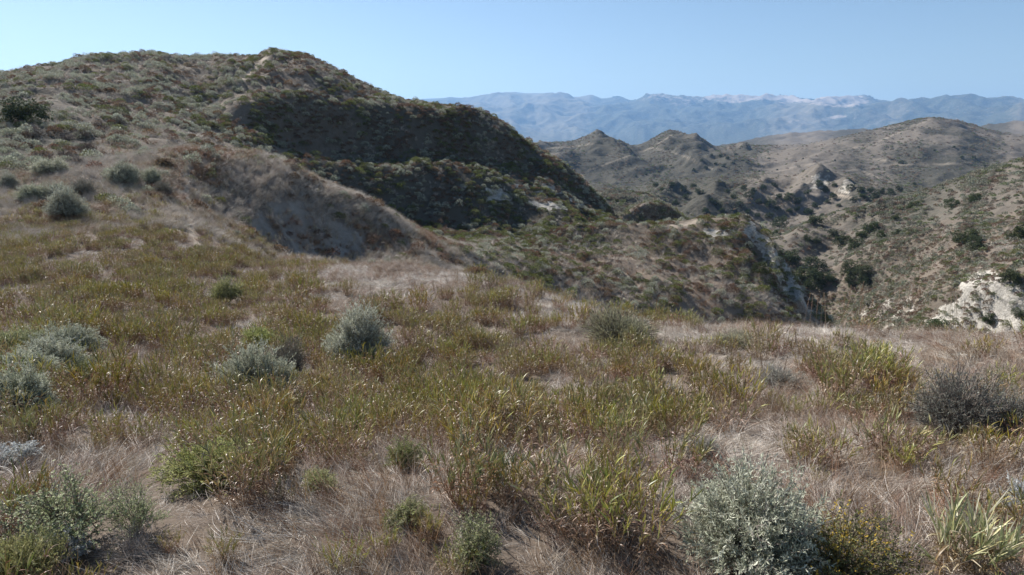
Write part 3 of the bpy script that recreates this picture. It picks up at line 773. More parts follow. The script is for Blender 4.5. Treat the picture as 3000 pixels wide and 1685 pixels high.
def tilt_euler(nrml, az, amount=1.0):
    """rotation leaning a plant with the slope, turned by az about its own axis"""
    n = nrml * amount + np.array([0, 0, 1 - amount]); n = nrm(n)
    # z axis n, x axis from az
    x0 = np.stack([np.cos(az), np.sin(az), np.zeros_like(az)], -1); x = nrm(x0 - n * (x0 * n).sum(-1, keepdims=True)); y = np.cross(n, x)
    ey = np.arcsin(np.clip(-x[:, 2], -1, 1)); ex = np.arctan2(y[:, 2], n[:, 2]); ez = np.arctan2(x[:, 1], x[:, 0])
    return np.stack([ex, ey, ez], -1)

# ------------------------------------------------------------------ named shrubs, each placed where it grows
PROTO = {}
def shape(key, fn):
    if key not in PROTO: PROTO[key] = fn()
    return PROTO[key]
def sage_meshes(v, w=1.0, h=.85, fine=True):
    return shape(('sage', v), lambda: shrub('sagebrush', 100 + v, w * .5, h, SAGE, n=400 if fine else 170, per=40 if fine else 18, lf=.032 if fine else .055, sub=4, wid=.2))
KINDS = {
 'sagebrush': [lambda v=v: sage_meshes(v, 1.0, [.62, .55, .68, .5][v], True) for v in range(4)],
 'dark_sage': [lambda v=v: shape(('dsage', v), lambda: shrub('sagebrush', 140 + v, .5, .6, [(.20, .20, .165), (.24, .24, .20), (.16, .155, .13)], n=300, per=16, lf=.035, wid=.16, sub=4)) for v in range(2)],
 'green_shrub': [lambda v=v: shape(('lime', v), lambda: shrub('green_shrub', 160 + v, .5, [.48, .55, .5][v], LIME, n=260, per=26, lf=.035, wid=.28, plume=.6, mat=M_LEAF, sub=4, up=.7)) for v in range(3)],
 'olive_shrub': [lambda v=v: shape(('olive', v), lambda: shrub('leafy_shrub', 180 + v, .5, [.62, .7][v], OLIVE + [(.20, .24, .08)], n=120, per=20, lf=.032, wid=.42, plume=.7, mat=M_LEAF, sub=6, up=.8, curl=1.0)) for v in range(2)],
 'leafy_shrub': [lambda v=v: shape(('leafy', v), lambda: shrub('leafy_shrub', 190 + v, .5, [.8, .6][v], [(.27, .31, .15), (.32, .35, .18), (.21, .25, .13), (.38, .39, .24)], n=100, per=16, lf=.022, wid=.45, plume=.75, mat=M_LEAF, sub=7, up=.9, curl=1.0)) for v in range(2)],
 'silver_shrub': [lambda v=v: shape(('silver', v), lambda: shrub('silver_shrub', 200 + v, .5, .6, SILVER, n=90, per=22, lf=.045, wid=.4, plume=.5, mat=M_SAGE, sub=3, up=.6)) for v in range(2)],
 'yellow_flower': [lambda: shape(('yflow', 0), lambda: shrub('flowering_shrub', 210, .5, .42, [(.19, .19, .07), (.14, .15, .06), (.22, .18, .08), (.20, .19, .08), (.50, .33, .03)], n=170, per=18, lf=.024, wid=.5, plume=.7, mat=M_LEAF, sub=6, up=.7, curl=1.0))],
 'broom': [lambda: shape(('broom', 0), lambda: shrub('broom_shrub', 220, .5, .42, [(.30, .29, .19), (.36, .34, .24), (.25, .245, .16)], n=520, per=12, lf=.05, wid=.08, plume=.8, mat=M_LEAF, sub=3, up=.3, curl=.25))],
 'wispy_sage': [lambda: shape(('wispy', 0), lambda: shrub('sagebrush', 230, .5, .6, [(.33, .34, .28), (.38, .37, .32), (.28, .27, .22)], n=260, per=14, lf=.05, wid=.09, plume=.9, mat=M_SAGE, sub=3, up=.2, curl=.25))],
 'dead': [lambda v=v: shape(('dead', v), lambda: (twiggy('bare_twigs', 240 + v, .5, .5, n=80), None)) for v in range(2)],
 'russet': [lambda v=v: shape(('rus', v), lambda: shrub('russet_shrub', 250 + v, .5, .45, RUSSET + [(.20, .15, .07)], n=150, per=20, lf=.045, wid=.4, plume=.5, mat=M_LEAF, sub=3, up=.5)) for v in range(2)],
}
NAMED = [
 # kind, name, category, px of the base, py of the base, width px, height factor, label
 ('sagebrush', 'sagebrush', 'sagebrush', 1865, 1412, 312, 1.05, 'large round grey-green sagebrush in the near right foreground, the biggest of all'),
 ('sagebrush', 'sagebrush', 'sagebrush', 652, 1000, 175, 1.2, 'pale grey-green sagebrush with a trailing lobe, left one of the joined pair at mid left'),
 ('dark_sage', 'sagebrush', 'sagebrush', 728, 945, 110, 1.15, 'darker twiggy sagebrush pressed against the right side of the pale grey one'),
 ('sagebrush', 'sagebrush', 'sagebrush', 704, 1012, 60, 1.0, 'little grey sagebrush tuft at the lower right foot of the joined sagebrush pair'),
 ('sagebrush', 'sagebrush', 'sagebrush', 893, 915, 132, 1.35, 'tall frosted grey sagebrush standing alone amid wild rye at the centre left'),
 ('sagebrush', 'sagebrush', 'sagebrush', 50, 1035, 215, .85, 'wide grey sagebrush spilling over the left edge, lowest of the long sagebrush bank'),
 ('sagebrush', 'sagebrush', 'sagebrush', 40, 965, 165, .75, 'grey sagebrush in the middle of the long bank at the left edge'),
 ('sagebrush', 'sagebrush', 'sagebrush', 178, 895, 130, .95, 'smoke grey sagebrush at the upper end of the long bank on the left'),
 ('sagebrush', 'sagebrush', 'sagebrush', 140, 950, 170, .7, 'low pale sagebrush lying between the smoke grey one and the left edge bank'),
 ('sagebrush', 'sagebrush', 'sagebrush', 308, 462, 74, 1.15, 'round grey sagebrush left of the footpath on the grassy ridge'),
 ('sagebrush', 'sagebrush', 'sagebrush', 385, 462, 46, 1.15, 'small grey sagebrush just above its darker twin beside the ridge footpath'),
 ('dark_sage', 'sagebrush', 'sagebrush', 410, 490, 48, 1.0, 'small dark sagebrush closest to the ridge footpath'),
 ('sagebrush', 'sagebrush', 'sagebrush', 170, 548, 84, 1.1, 'grey sagebrush at the upper border of the yellow rye field on the left'),
 ('sagebrush', 'sagebrush', 'sagebrush', 150, 500, 70, .9, 'flat grey sagebrush behind the one bordering the yellow rye field'),
 ('dark_sage', 'sagebrush', 'sagebrush', 212, 492, 56, 1.0, 'dark sagebrush to the right of two grey ones on the left slope'),
 ('sagebrush', 'sagebrush', 'sagebrush', 80, 505, 66, 1.0, 'grey sagebrush beside a brown shrub near the left edge of the slope'),
 ('sagebrush', 'sagebrush', 'sagebrush', 20, 475, 44, 1.1, 'round sagebrush at the left edge halfway up the slope'),
 ('sagebrush', 'sagebrush', 'sagebrush', 135, 440, 90, .7, 'low spreading sagebrush streak above the cluster on the left slope'),
 ('wispy_sage', 'sagebrush', 'sagebrush', 2545, 1090, 150, 1.2, 'pale wispy sagebrush leaning over the right edge behind the dark twiggy one'),
 ('dark_sage', 'sagebrush', 'sagebrush', 2400, 1095, 230, 1.0, 'big dark twiggy sagebrush right of the tall wild rye stand'),
 ('wispy_sage', 'sagebrush', 'sagebrush', 1768, 1170, 120, 1.0, 'small wispy silver sagebrush just behind the largest sagebrush'),
 ('wispy_sage', 'sagebrush', 'sagebrush', 1960, 975, 130, .7, 'faint grey feathery sagebrush buried in dry grass left of the tall rye stand'),
 ('silver_shrub', 'silver_shrub', 'silver shrub', 165, 1415, 120, .9, 'silvery white leaved shrub at the bottom left beside bare twigs'),
 ('silver_shrub', 'silver_shrub', 'silver shrub', 40, 1165, 110, .8, 'silver grey shrub at the left edge above the big leafy shrub'),
 ('silver_shrub', 'silver_shrub', 'silver shrub', 2566, 1290, 80, 1.4, 'silver shrub cut off by the right edge above the broad bladed rye'),
 ('silver_shrub', 'silver_shrub', 'silver shrub', 300, 960, 80, .6, 'faded silver shrub sunk among rye right of the long sagebrush bank'),
 ('green_shrub', 'green_shrub', 'green shrub', 532, 1215, 190, .95, 'bright lime green shrub beside the bleached grass patch at lower left'),
 ('green_shrub', 'green_shrub', 'green shrub', 568, 765, 84, 1.15, 'deep green rounded shrub in the middle of the left rye field'),
 ('green_shrub', 'green_shrub', 'green shrub', 652, 885, 104, 1.1, 'olive green shrub just behind the joined sagebrush pair'),
 ('green_shrub', 'green_shrub', 'green shrub', 40, 895, 120, 1.0, 'olive green shrub at the left edge above the long sagebrush bank'),
 ('green_shrub', 'green_shrub', 'green shrub', 200, 965, 110, .8, 'yellow-green shrub against the right side of the low pale sagebrush'),
 ('green_shrub', 'green_shrub', 'green shrub', 800, 1232, 100, .85, 'sprawling green shrub in front of a dark rye tuft at lower centre left'),
 ('green_shrub', 'green_shrub', 'green shrub', 55, 1475, 200, 1.25, 'bright leafy green shrub filling the bottom left corner'),
 ('leafy_shrub', 'leafy_shrub', 'leafy shrub', 185, 1365, 300, 1.05, 'big airy shrub with tiny grey-green leaves at lower left'),
 ('leafy_shrub', 'leafy_shrub', 'leafy shrub', 350, 1345, 140, 1.15, 'airy shrub over bare twigs, right neighbour of the big airy one'),
 ('olive_shrub', 'leafy_shrub', 'leafy shrub', 1205, 1425, 170, .95, 'olive leafy shrub at the bottom centre with a dark hollow below'),
 ('olive_shrub', 'leafy_shrub', 'leafy shrub', 1025, 1325, 125, .95, 'thin greyish leafy shrub left of the bottom centre rye'),
 ('olive_shrub', 'leafy_shrub', 'leafy shrub', 1012, 1180, 95, 1.1, 'small olive twiggy shrub above the thin greyish leafy shrub'),
 ('yellow_flower', 'flowering_shrub', 'flowering shrub', 2110, 1465, 280, 1.0, 'low shrub dotted with yellow flowers beside the largest sagebrush'),
 ('broom', 'broom_shrub', 'broom shrub', 1560, 862, 165, 1.05, 'rounded grey-green broom shrub on the edge of the drop at centre right'),
 ('broom', 'broom_shrub', 'broom shrub', 1850, 870, 130, .55, 'low green broom shrub flattened in the dry grass near the edge of the drop'),
 ('dead', 'bare_twig_shrub', 'bare shrub', 325, 1405, 140, 1.1, 'leafless tangle of grey twigs under the smaller airy shrub'),
 ('dead', 'bare_twig_shrub', 'bare shrub', 1690, 1020, 130, .8, 'grey leafless brush in dry grass between the centre and the tall rye stand'),
 ('russet', 'russet_shrub', 'russet shrub', 410, 420, 52, .9, 'brown rounded shrub beside the top of the ridge footpath'),
 ('russet', 'russet_shrub', 'russet shrub', 1205, 668, 56, 1.0, 'rust brown shrub on the lip of the grassy ridge where it meets the near slope'),
 ('russet', 'russet_shrub', 'russet shrub', 120, 530, 60, .9, 'brown shrub tucked between sagebrushes near the left edge of the slope'),
]
SPOTS = []
def add_two_part(name, pair, loc, rz, sc):
    st, fo = pair
    if fo is None: return obj(name, st, None, loc, rz, sc)
    root = bpy.data.objects.new(name, None); COL.objects.link(root)
    root.location = loc; root.rotation_euler = (0, 0, rz); root.scale = sc
    obj('stems', st, root); obj('foliage', fo, root)
    return root
for q, (kind, name, cat, px, py, wpx, hf, label) in enumerate(NAMED):
    P = ground_at(px, py, 0, 130 if py < 600 else 45)
    s = 1.18 * wpx * scale_at(P)
    v = KINDS[kind][q % len(KINDS[kind])]
    o = add_two_part(name, v(), P.tolist(), q * 2.1, (s * (1.0 + .13 * math.sin(q * 2.3)), s * (1.0 + .13 * math.cos(q * 1.7)), s * hf))
    o.rotation_euler = (.10 * math.sin(q * 3.1), .12 * math.cos(q * 4.3), q * 2.1)
    tag(o, label, cat)
    SPOTS.append((P[0], P[1], s * .46))
SPOTS = np.array(SPOTS)
def clear(P, extra=0.):
    d = np.hypot(P[:, None, 0] - SPOTS[None, :, 0], P[:, None, 1] - SPOTS[None, :, 1]) - SPOTS[None, :, 2] - extra
    return d.min(1) > 0

# ------------------------------------------------------------------ wild rye tufts
near_k = CK < I('grass_ridge') + .2
TUFTZ = [ # where the rye grows thick: cx, cy, rx, ry, weight
 (60,640,130,90,1),(140,760,260,120,1),(330,640,110,90,.8),(420,560,40,30,.3),(240,870,170,80,.8),(480,820,190,110,1),(480,930,160,90,1),(330,1010,120,60,1),
 (140,1060,140,60,.9),(270,1090,70,60,1),(520,1060,160,80,1.1),(740,840,130,110,1),(740,760,80,60,.7),(560,700,90,50,.6),(800,1080,200,120,1.2),(960,960,120,110,1),(720,1190,110,90,1.1),
 (1000,850,110,60,.8),(1180,780,110,50,.7),(1200,860,170,70,.7),(1330,850,90,60,.6),(1400,950,170,80,.9),(1200,1000,200,100,1.1),(1000,1100,190,110,1.1),(1300,1120,200,110,1.2),
 (1560,1180,120,80,1.0),(1620,1060,120,60,.6),(1830,1020,80,50,.5),(1300,1300,260,130,1.3),(1560,1370,200,110,1.2),(880,1390,110,90,.9),(560,1390,70,70,.7),(420,1330,50,60,.6),
 (1300,1530,520,110,1.0),(600,1540,150,80,.5),(2400,1500,150,80,.8),(2150,960,150,70,1.6),(2240,1010,110,70,1.2),(2280,1150,70,50,.8),(2050,1170,60,40,.5),(2420,1370,150,90,.8),(1100,1420,120,60,.9),(430,1420,40,50,.5)]
TD = np.zeros_like(CX)
for cx, cy, rx, ry, w in TUFTZ: TD = np.maximum(TD, w * blob(CX, CY, cx, cy, rx * .92, ry * .9))
for cx, cy, rx, ry in [(670,1370,90,90),(350,1140,90,50),(890,1210,90,40),(470,860,60,30),(2000,860,600,45),(1000,710,170,40),(1690,1010,70,50),(760,960,40,30)]:
    TD *= 1 - .95 * blob(CX, CY, cx, cy, rx, ry)
TD = np.maximum(TD, .42 * (CX < 1750) * sstep(560, 640, CY) * (1 - sstep(620, 720, CX) * (1 - sstep(760, 860, CY))) * (1 - .9 * blob(CX, CY, 1600, 850, 260, 70)))
for cx, cy, rx, ry in [(670,1370,95,90),(350,1140,90,50),(890,1210,90,40),(470,860,50,25),(530,1300,80,40)]: TD *= 1 - .95 * blob(CX, CY, cx, cy, rx, ry)
TD = TD * (.06 + 1.35 * sstep(-.12, .22, fbm(CWX / 1.7, CWY / 1.7, 77, 3)))
TDS = TD.copy()
TD = TD * sstep(-.3, .12, vnoise(CWX / .95, CWY / .95, 211) + .35 * vnoise(CWX / .5, CWY / .5, 212)) * 1.5
TD = np.maximum(TD, .22 * (CY > 880) * 1.7 * sstep(-.1, .3, fbm(CWX / 1.5, CWY / 1.5, 78, 3)))
TD = TD * near_k * (CR < 60) * (CR > 4.2)
RYE = [rye('wild_rye', 300 + v, nc=[30, 36, 24, 34, 42, 28][v], rad=[.27, .33, .24, .3, .36, .28][v], H=[.85, .95, .8, 1.0, .9, .72][v], green=[.35, .2, .05, .45, .2, -.1][v], wide=.0155, leafL=.21) for v in range(6)]
RYE_BROAD = rye('wild_rye', 320, nc=30, rad=.3, H=.75, green=.6, wide=.019, leafL=.42, pal=[(.26, .27, .12), (.34, .32, .17), (.22, .24, .10), (.46, .41, .28)], droop=.5)
RYE_BLUE = rye('wild_rye', 321, nc=26, rad=.3, H=.85, green=.9, wide=.02, leafL=.34, pal=[(.16, .20, .12), (.20, .24, .15), (.13, .17, .09)], droop=.4)
RYE_STALK = rye('wild_rye', 322, nc=10, rad=.3, H=.8, green=.3, stalks=9)
HANDR = [
 (1560, 1240, 190, 1, 'large amber and green wild rye tuft left of the wispy silver sagebrush'),
 (2110, 1010, 190, 3, 'tall green wild rye tuft forming the left half of the dense stand on the right'),
 (2230, 1045, 190, 4, 'tall wild rye tuft forming the right half of the dense stand on the right'),
 (2275, 1190, 130, 0, 'wild rye tuft with long straw coloured curled blades below the dense stand on the right'),
 (2420, 1440, 300, 'broad', 'broad bladed sprawling wild rye in the bottom right corner'),
 (1255, 1240, 170, 'blue', 'bluish green wild rye tuft at the middle of the foreground'),
 (560, 1410, 120, 3, 'dark upright wild rye tuft left of the bleached grass swirl at the bottom left'),
 (430, 1385, 90, 1, 'slim dark wild rye tuft between bare twigs and the bottom left rye'),
 (705, 1265, 130, 5, 'russet wild rye tuft on the bank above the bleached grass swirl'),
 (268, 1135, 120, 4, 'brown based wild rye tuft above the big airy shrub'),
 (905, 1180, 120, 2, 'dark green wild rye tuft rising beside a narrow gap of straw'),
 (2052, 1215, 90, 2, 'thin wild rye tuft right behind the largest sagebrush'),
 (500, 775, 70, 5, 'dark bronze wild rye tuft left of the deep green rounded shrub'),
 (870, 1440, 150, 1, 'straw tipped wild rye tuft right of the bleached grass swirl at the bottom'),
 (965, 1400, 130, 4, 'brown wild rye tuft left of the olive leafy shrub at the bottom centre'),
 (1085, 1360, 140, 0, 'yellow-green wild rye tuft between the thin greyish and the olive leafy shrubs'),
 (1190, 1300, 150, 3, 'green wild rye tuft just below the bluish green one'),
 (820, 1175, 130, 3, 'yellow-green wild rye tuft above the sprawling green shrub'),
 (700, 1180, 120, 4, 'brown based wild rye tuft above the russet one on the bank'),
 (380, 1035, 130, 1, 'yellow-green wild rye tuft at the top of the narrow bleached grass strip'),
 (490, 1110, 120, 3, 'green wild rye tuft close above the lime green shrub'),
 (1400, 1330, 150, 2, 'russet wild rye tuft with pale curled leaves below the large amber tuft'),
 (1150, 1450, 150, 1, 'wild rye tuft with bleached tips at the bottom edge left of centre'),
]
def rye_shape(k): return RYE_BROAD if k == 'broad' else RYE_BLUE if k == 'blue' else RYE_STALK if k == 'stalk' else RYE[k]
hand_xy = []
for q, (px, py, wpx, k, label) in enumerate(HANDR):
    P = ground_at(px, py, 0, 45); s = wpx * scale_at(P) / 1.5
    root = bpy.data.objects.new('wild_rye_tuft', None); COL.objects.link(root)
    root.location = P.tolist(); root.rotation_euler = (0, 0, q * 1.7); root.scale = (s, s, s)
    g_, d_ = rye_shape(k); obj('green_blades', g_, root); obj('dry_blades', d_, root)
    tag(root, label, 'wild rye', 'tufts of giant wild rye'); hand_xy.append((P[0], P[1], .3 * s))
SPOTS = np.concatenate([SPOTS, np.array(hand_xy)])
Pt, Nt, ci, cj = sample(20.0 * TD * vis(.9))
ok = clear(Pt, .14); Pt, ci, cj = Pt[ok], ci[ok], cj[ok]
rr = np.hypot(Pt[:, 0], Pt[:, 1])
kp = thin(Pt, .25); kp = kp[np.argsort(rr[kp])]
Pt, rr = Pt[kp], rr[kp]; tpx, tpy = project(Pt)
print('rye tufts', len(Pt))
n_ind = 300 - len(HANDR)
def rye_label(px, py):
    if py > 1290: return 'wild rye tuft in the lowest strip of the picture, ' + ('left of the bottom centre' if px < 1000 else 'around the bottom centre' if px < 1720 else 'right of the largest sagebrush')
    if px > 1950: return 'green wild rye tuft within the dense stand on the right, above the largest sagebrush'
    if px > 1420: return 'wild rye tuft on the middle right, between the broom shrub and the large amber tuft'
    if px > 1080: return 'yellow-green wild rye tuft in the central field ' + ('close to the bluish green tuft' if py > 1030 else 'toward the straw coloured crest')
    if px > 760: return 'yellow-green wild rye tuft around and below the lone frosted sagebrush' if py > 900 else 'wild rye tuft above the lone frosted sagebrush'
    if py > 1000: return 'yellow-green wild rye tuft between the left sagebrush bank and the lime green shrub' if px < 420 else 'yellow-green wild rye tuft between the lime green shrub and the joined sagebrush pair'
    return 'yellow-brown wild rye tuft on the left slope above the long sagebrush bank' if px < 420 else 'yellow-brown wild rye tuft near the deep green rounded shrub'
def rye_vigour(P): return float(1 + .32 * vnoise(np.array([P[0] / 2.1]), np.array([P[1] / 2.1]), 181)[0])
def rye_kind(P):
    f = float(vnoise(np.array([P[0] / 2.8]), np.array([P[1] / 2.8]), 182)[0]) + rng.uniform(-.35, .35)
    return int(rng.choice([2, 5, 2]) if f < -.3 else rng.choice([1, 4, 2]) if f < .08 else rng.choice([0, 3, 1, 4]))
protos = {}
for q in range(min(n_ind, len(Pt))):
    P = Pt[q]; k = rye_kind(P); s = float((.34 + .36 * rng.uniform() ** 1.6) * rye_vigour(P))
    g_, d_ = RYE[k]
    root = bpy.data.objects.new('wild_rye_tuft', None); COL.objects.link(root)
    root.location = P.tolist(); root.rotation_euler = (0, 0, float(rng.uniform(0, 6.28))); root.scale = (s, s, s * float(rng.uniform(.85, 1.1)))
    if (k, 'g') not in protos:
        protos[(k, 'g')] = obj('green_blades', g_, root); protos[(k, 'd')] = obj('dry_blades', d_, root)
    else:
        for w in 'gd':
            c = protos[(k, w)].copy(); c.parent = root; COL.objects.link(c)
    tag(root, rye_label(tpx[q], tpy[q]), 'wild rye', 'tufts of giant wild rye')
rest = Pt[n_ind:]
if len(rest):
    n = len(rest); k = np.array([rye_kind(p) for p in rest])
    pp = np.repeat(rest, 2, 0); rot = np.zeros((2 * n, 3)); rot[:, 2] = np.repeat(rng.uniform(0, 6.28, n), 2)
    scatter('distant_wild_rye', 'yellow-brown wild rye growing thick on the far part of the left slope', 'wild rye', pp, rot, np.repeat((.36 + .4 * rng.uniform(size=n) ** 1.6) * np.array([rye_vigour(p) for p in rest]), 2), np.stack([k * 2, k * 2 + 1], 1).ravel(), [m for pr in RYE for m in pr])
# flower stalks
SM = []
for v in range(3):
    r = np.random.default_rng(500 + v); g = Geo(); n = 7
    p = r.normal(0, .2, (n, 3)) * [1, 1, 0]
    s2 = strands(g, p, np.array([0, 0, 1]) + .09 * r.normal(size=(n, 3)), r.uniform(.7, 1.2, n), .006, (.30, .23, .16), (.32, .24, .16), 5, .1 * r.normal(size=(n, 3)), None, .7, r)
    w = np.repeat(np.arange(n), 60); q, dq = along(s2, r.uniform(.72, 1, 60 * n), w)
    leaves(g, q, dq + .22 * r.normal(size=q.shape), .03, .28, pick([(.30, .21, .14), (.38, .28, .19)], len(q), r), r)
    SM.append(g.mesh('flower_stalks', M_DRY))
for q, (px, py, lb) in enumerate([(700,715,'left of the scarp foot'),(740,722,'at the top of the left rye field'),(775,712,'below the scarp foot'),(650,700,'beside the scarp left border'),(1110,800,'left of the crest above the central rye'),(1150,775,'on the crest above the central rye'),(1190,772,'right of the crest above the central rye'),(1250,765,'behind the central rye'),(1290,815,'right behind the central rye'),(1340,820,'above the rye left of the broom shrub'),(1480,800,'just left of the broom shrub'),(2060,880,'on the edge of the drop left of the dense stand'),(2150,850,'behind the dense rye stand'),(2400,860,'on the edge of the drop at the far right'),(2270,850,'on the edge of the drop above the dense stand'),(1960,1010,'left of the dense rye stand'),(930,820,'above the lone frosted sagebrush'),(1650,880,'right of the broom shrub')]):
    P = ground_at(px, py, 0, 45)
    tag(obj('flower_stalks', SM[q % 3], None, P.tolist(), q * 1.3), 'thin dry brown flower stalks ' + lb, 'dry stalks', 'clusters of dry flower stalks')

# ------------------------------------------------------------------ dry grass
FLOW = lambda x, y: 1.2 + 2.2 * vnoise(x / 2.6, y / 2.6, 71) + 1.3 * vnoise(x / 9, y / 9, 72)
DG = [dry_clump('dry_grass', 400 + v, n=[190, 180, 170, 150, 160, 170][v], rad=.36, L=[.40, .36, .44, .3, .42, .36][v], pal=[TAN, TAN, TAN + BROWN, [(.27, .19, .13), (.23, .165, .115), (.31, .23, .17)] + TAN[2:4], TAN[:2] + [TAN[4]], TAN + [(.33, .22, .15)]][v], stand=[.25, .12, .4, .7, .08, .3][v]) for v in range(6)]
RG = [dry_clump('ridge_grass', 420 + v, n=90, rad=.5, L=.55, w=.007, pal=[TAN, TAN[:3] + [(.36, .25, .15)], BROWN + TAN[:2], [(.25, .22, .14), (.33, .29, .2)]][v], lay=.5, stand=1.0, seg=3) for v in range(4)]
vg = vis(.7)
bare = np.maximum(cellmean(DIRT), cellmean(TRAIL) * .9)
d0 = 22 * (CK < I('swale') + .3) * (CR < 46) * vg * (1 - bare) * (1 - .86 * np.clip(np.maximum(TD, .8 * TDS) * 1.4, 0, 1)) * np.where(CR < 12, 1.2, np.where(CR < 20, .9, .6))
Pg, Ng, gi_, gj_ = sample(d0)
ok = np.concatenate([clear(c, -.06) for c in np.array_split(Pg, 40)]); Pg, Ng = Pg[ok], Ng[ok]
if True:
    n = len(Pg); az = FLOW(Pg[:, 0], Pg[:, 1]) + .55 * rng.normal(size=n)
    patchy = fbm(Pg[:, 0] / 3.2, Pg[:, 1] / 3.2, 81, 3)
    gx, gy = project(Pg)
    palest = sum(blob(gx, gy, a, b, c, d) for a, b, c, d in [(670,1370,100,100),(350,1140,100,50),(890,1210,100,40),(1000,730,220,50),(2000,880,600,60),(1450,800,120,50),(2250,900,160,40)])
    rnd = rng.uniform(-.5, .5, n) + patchy + palest * .9
    k = np.where(rnd > .55, np.where(rng.uniform(size=n) < .5, 4, 0), np.where(rnd > .1, rng.integers(0, 3, n), np.where(rnd > -.45, np.where(rng.uniform(size=n) < .5, 5, 2), 3)))
    print('dry grass', n)
    scatter('dry_grass', 'dry matted straw coloured grass covering the near slope', 'dry grass', Pg - [0, 0, .02], tilt_euler(Ng, az), rng.uniform(.4, .8, n), k, DG)
d1 = 7.0 * np.where(CX > 1200, .4, 1) * (CK >= I('swale') + .3) * (CK < I('behind_grass_ridge')) * vis(.6) * (1 - .9 * cellmean(DIRT)) * (1 - .97 * np.clip(cellmean(TRAIL) * 1.3, 0, 1))
d1 = d1 + 3.0 * (CK >= I('behind_grass_ridge')) * (CK < I('canyon')) * vis(.6) * (CR < 235) * (1 - bare) * (1 - .85 * cellmean(ROCK)) * (.25 + .75 * sstep(-.2, .4, fbm(CWX / 9, CWY / 9, 83, 3))) * np.where((CX > 560) & (CK > I('spur_crest') - .3) & (CK < I('skyline') - .6), .2, 1)
Pg, Ng, gi_, gj_ = sample(d1)
n = len(Pg); print('ridge grass', n)
rnd = fbm(Pg[:, 0] / 6, Pg[:, 1] / 6, 85, 3) + rng.uniform(-.4, .4, n)
k = np.where(rnd > .2, 0, np.where(rnd > -.15, 1, np.where(rnd > -.4, 3, 2)))
scatter('ridge_grass', 'tall dry tan grass on the ridge and the big hill', 'dry grass', Pg - [0, 0, .03], tilt_euler(Ng, FLOW(Pg[:, 0], Pg[:, 1]) + .8 * rng.normal(size=n), .6), rng.uniform(.6, 1.15, n), k, RG)

# ------------------------------------------------------------------ scrub on the hills
HSAGE = [tuple(c * .84 for c in q) for q in SAGE]
SB = [mound('sage_bush', 600 + v, pal=HSAGE, Rw=.55, H=[.5, .42, .6][v]) for v in range(3)]
GB = [mound('green_bush', 610 + v, pal=[(.15, .165, .06), (.18, .19, .075), (.12, .135, .05)], mat=M_LEAF, Rw=.55, H=[.5, .6, .45][v], lf=.1, wid=.55) for v in range(3)]
RB = [mound('russet_bush', 620 + v, pal=RUSSET + [(.19, .13, .08)], mat=M_LEAF, Rw=.5, H=[.4, .34, .45][v], lf=.1, wid=.5) for v in range(3)]
TWB = [twiggy('twig_bush', 630 + v, .6, .6, n=70, c=((.16, .13, .11), (.2, .17, .145), (.13, .105, .09)), w=.016) for v in range(2)]
LS = [mound('scrub', 640 + v, n=90, Rw=.6, H=.5, lf=.26, wid=.6, pal=p, mat=M_LEAF, wood=4) for v, p in enumerate([[(.20, .21, .145), (.26, .265, .2)], [(.15, .17, .08), (.18, .195, .1)], [(.2, .145, .105), (.25, .19, .14)], [(.22, .205, .155), (.28, .26, .2)]])]
zone_h = (CK >= I('swale') + .6) & (CK < I('canyon') - .05) & (CR < 240)
rockc = cellmean(ROCK)
sunny = (CN * sdir).sum(-1)
left_side = 1 - sstep(480, 700, CX)
spur = (CK < I('bench')) & (CK > I('swale') + .5) & (CX > 1150)
ridgeb = (CK < I('behind_grass_ridge')) & (CX < 1200)
def dens(base, seed, sc=7, lo=-.2, hi=.45): return base * (.08 + 1.25 * sstep(lo, hi, fbm(CWX / sc, CWY / sc, seed, 4)))
face = (CX > 520) & (CK > I('spur_crest') - .2) & (CK < I('face_top') + .1)
vh = vis(1.0) & zone_h
w_rock = (1 - .55 * rockc) * (1 - .92 * bare)
ds = dens(.85, 91) * np.where(left_side > .4, 1.5, .42) * np.where(ridgeb, .12, 1)
dg = dens(.42, 92) * np.where(spur, 2.3, np.where(left_side > .4, .45, 1.0)) * np.where(ridgeb, .2, 1)
dg = dg + .5 * (np.exp(-(dpoly(CX, CY, [(650,150),(600,190),(530,235),(450,280)]) / 28) ** 2)) * (CK > I('bench')) + .5 * blob(CX, CY, 1250, 610, 130, 22) * (CK < I('bench'))
dr = dens(.75, 93) * np.where(left_side > .4, .6, 1.15) * np.where(ridgeb, .35, 1)
def plant_kind(dn, kinds, name, cat, lab, group, stufflab, size=(.62, 1.55), n_ind=300):
    P, Nn, i, j = sample(dn * vh * w_rock * np.where(face, 1.7, 1))
    px, py = project(P); r_ = np.hypot(P[:, 0], P[:, 1]); s = size[0] + (size[1] - size[0]) * rng.uniform(size=len(P)) ** 2.2
    if len(SPOTS):
        ok = clear(P); P, px, py, r_, s = P[ok], px[ok], py[ok], r_[ok], s[ok]
    kp = thin(P, .7 * s); P, px, py, r_, s = P[kp], px[kp], py[kp], r_[kp], s[kp]
    # the largest in the picture become individuals
    shows = (px > -10) & (px < W0 + 10)
    order = np.argsort(-(s / r_ * (.3 + .7 * shows))); print(name, len(P))
    proto = {}
    for q in order[:n_ind]:
        k = int(rng.integers(0, len(kinds)))
        if k not in proto:
            o = proto[k] = obj(name, kinds[k])
        else:
            o = proto[k].copy(); COL.objects.link(o)
        z = float(s[q]); o.location = (P[q] - [0, 0, .03]).tolist(); o.rotation_euler = (0, 0, float(rng.uniform(0, 6.28))); o.scale = (z * float(rng.uniform(.85, 1.25)), z, z * float(rng.uniform(.8, 1.15)))
        tag(o, lab(px[q], py[q], r_[q]), cat, group)
    rest = order[n_ind:]
    return P[rest], s[rest]
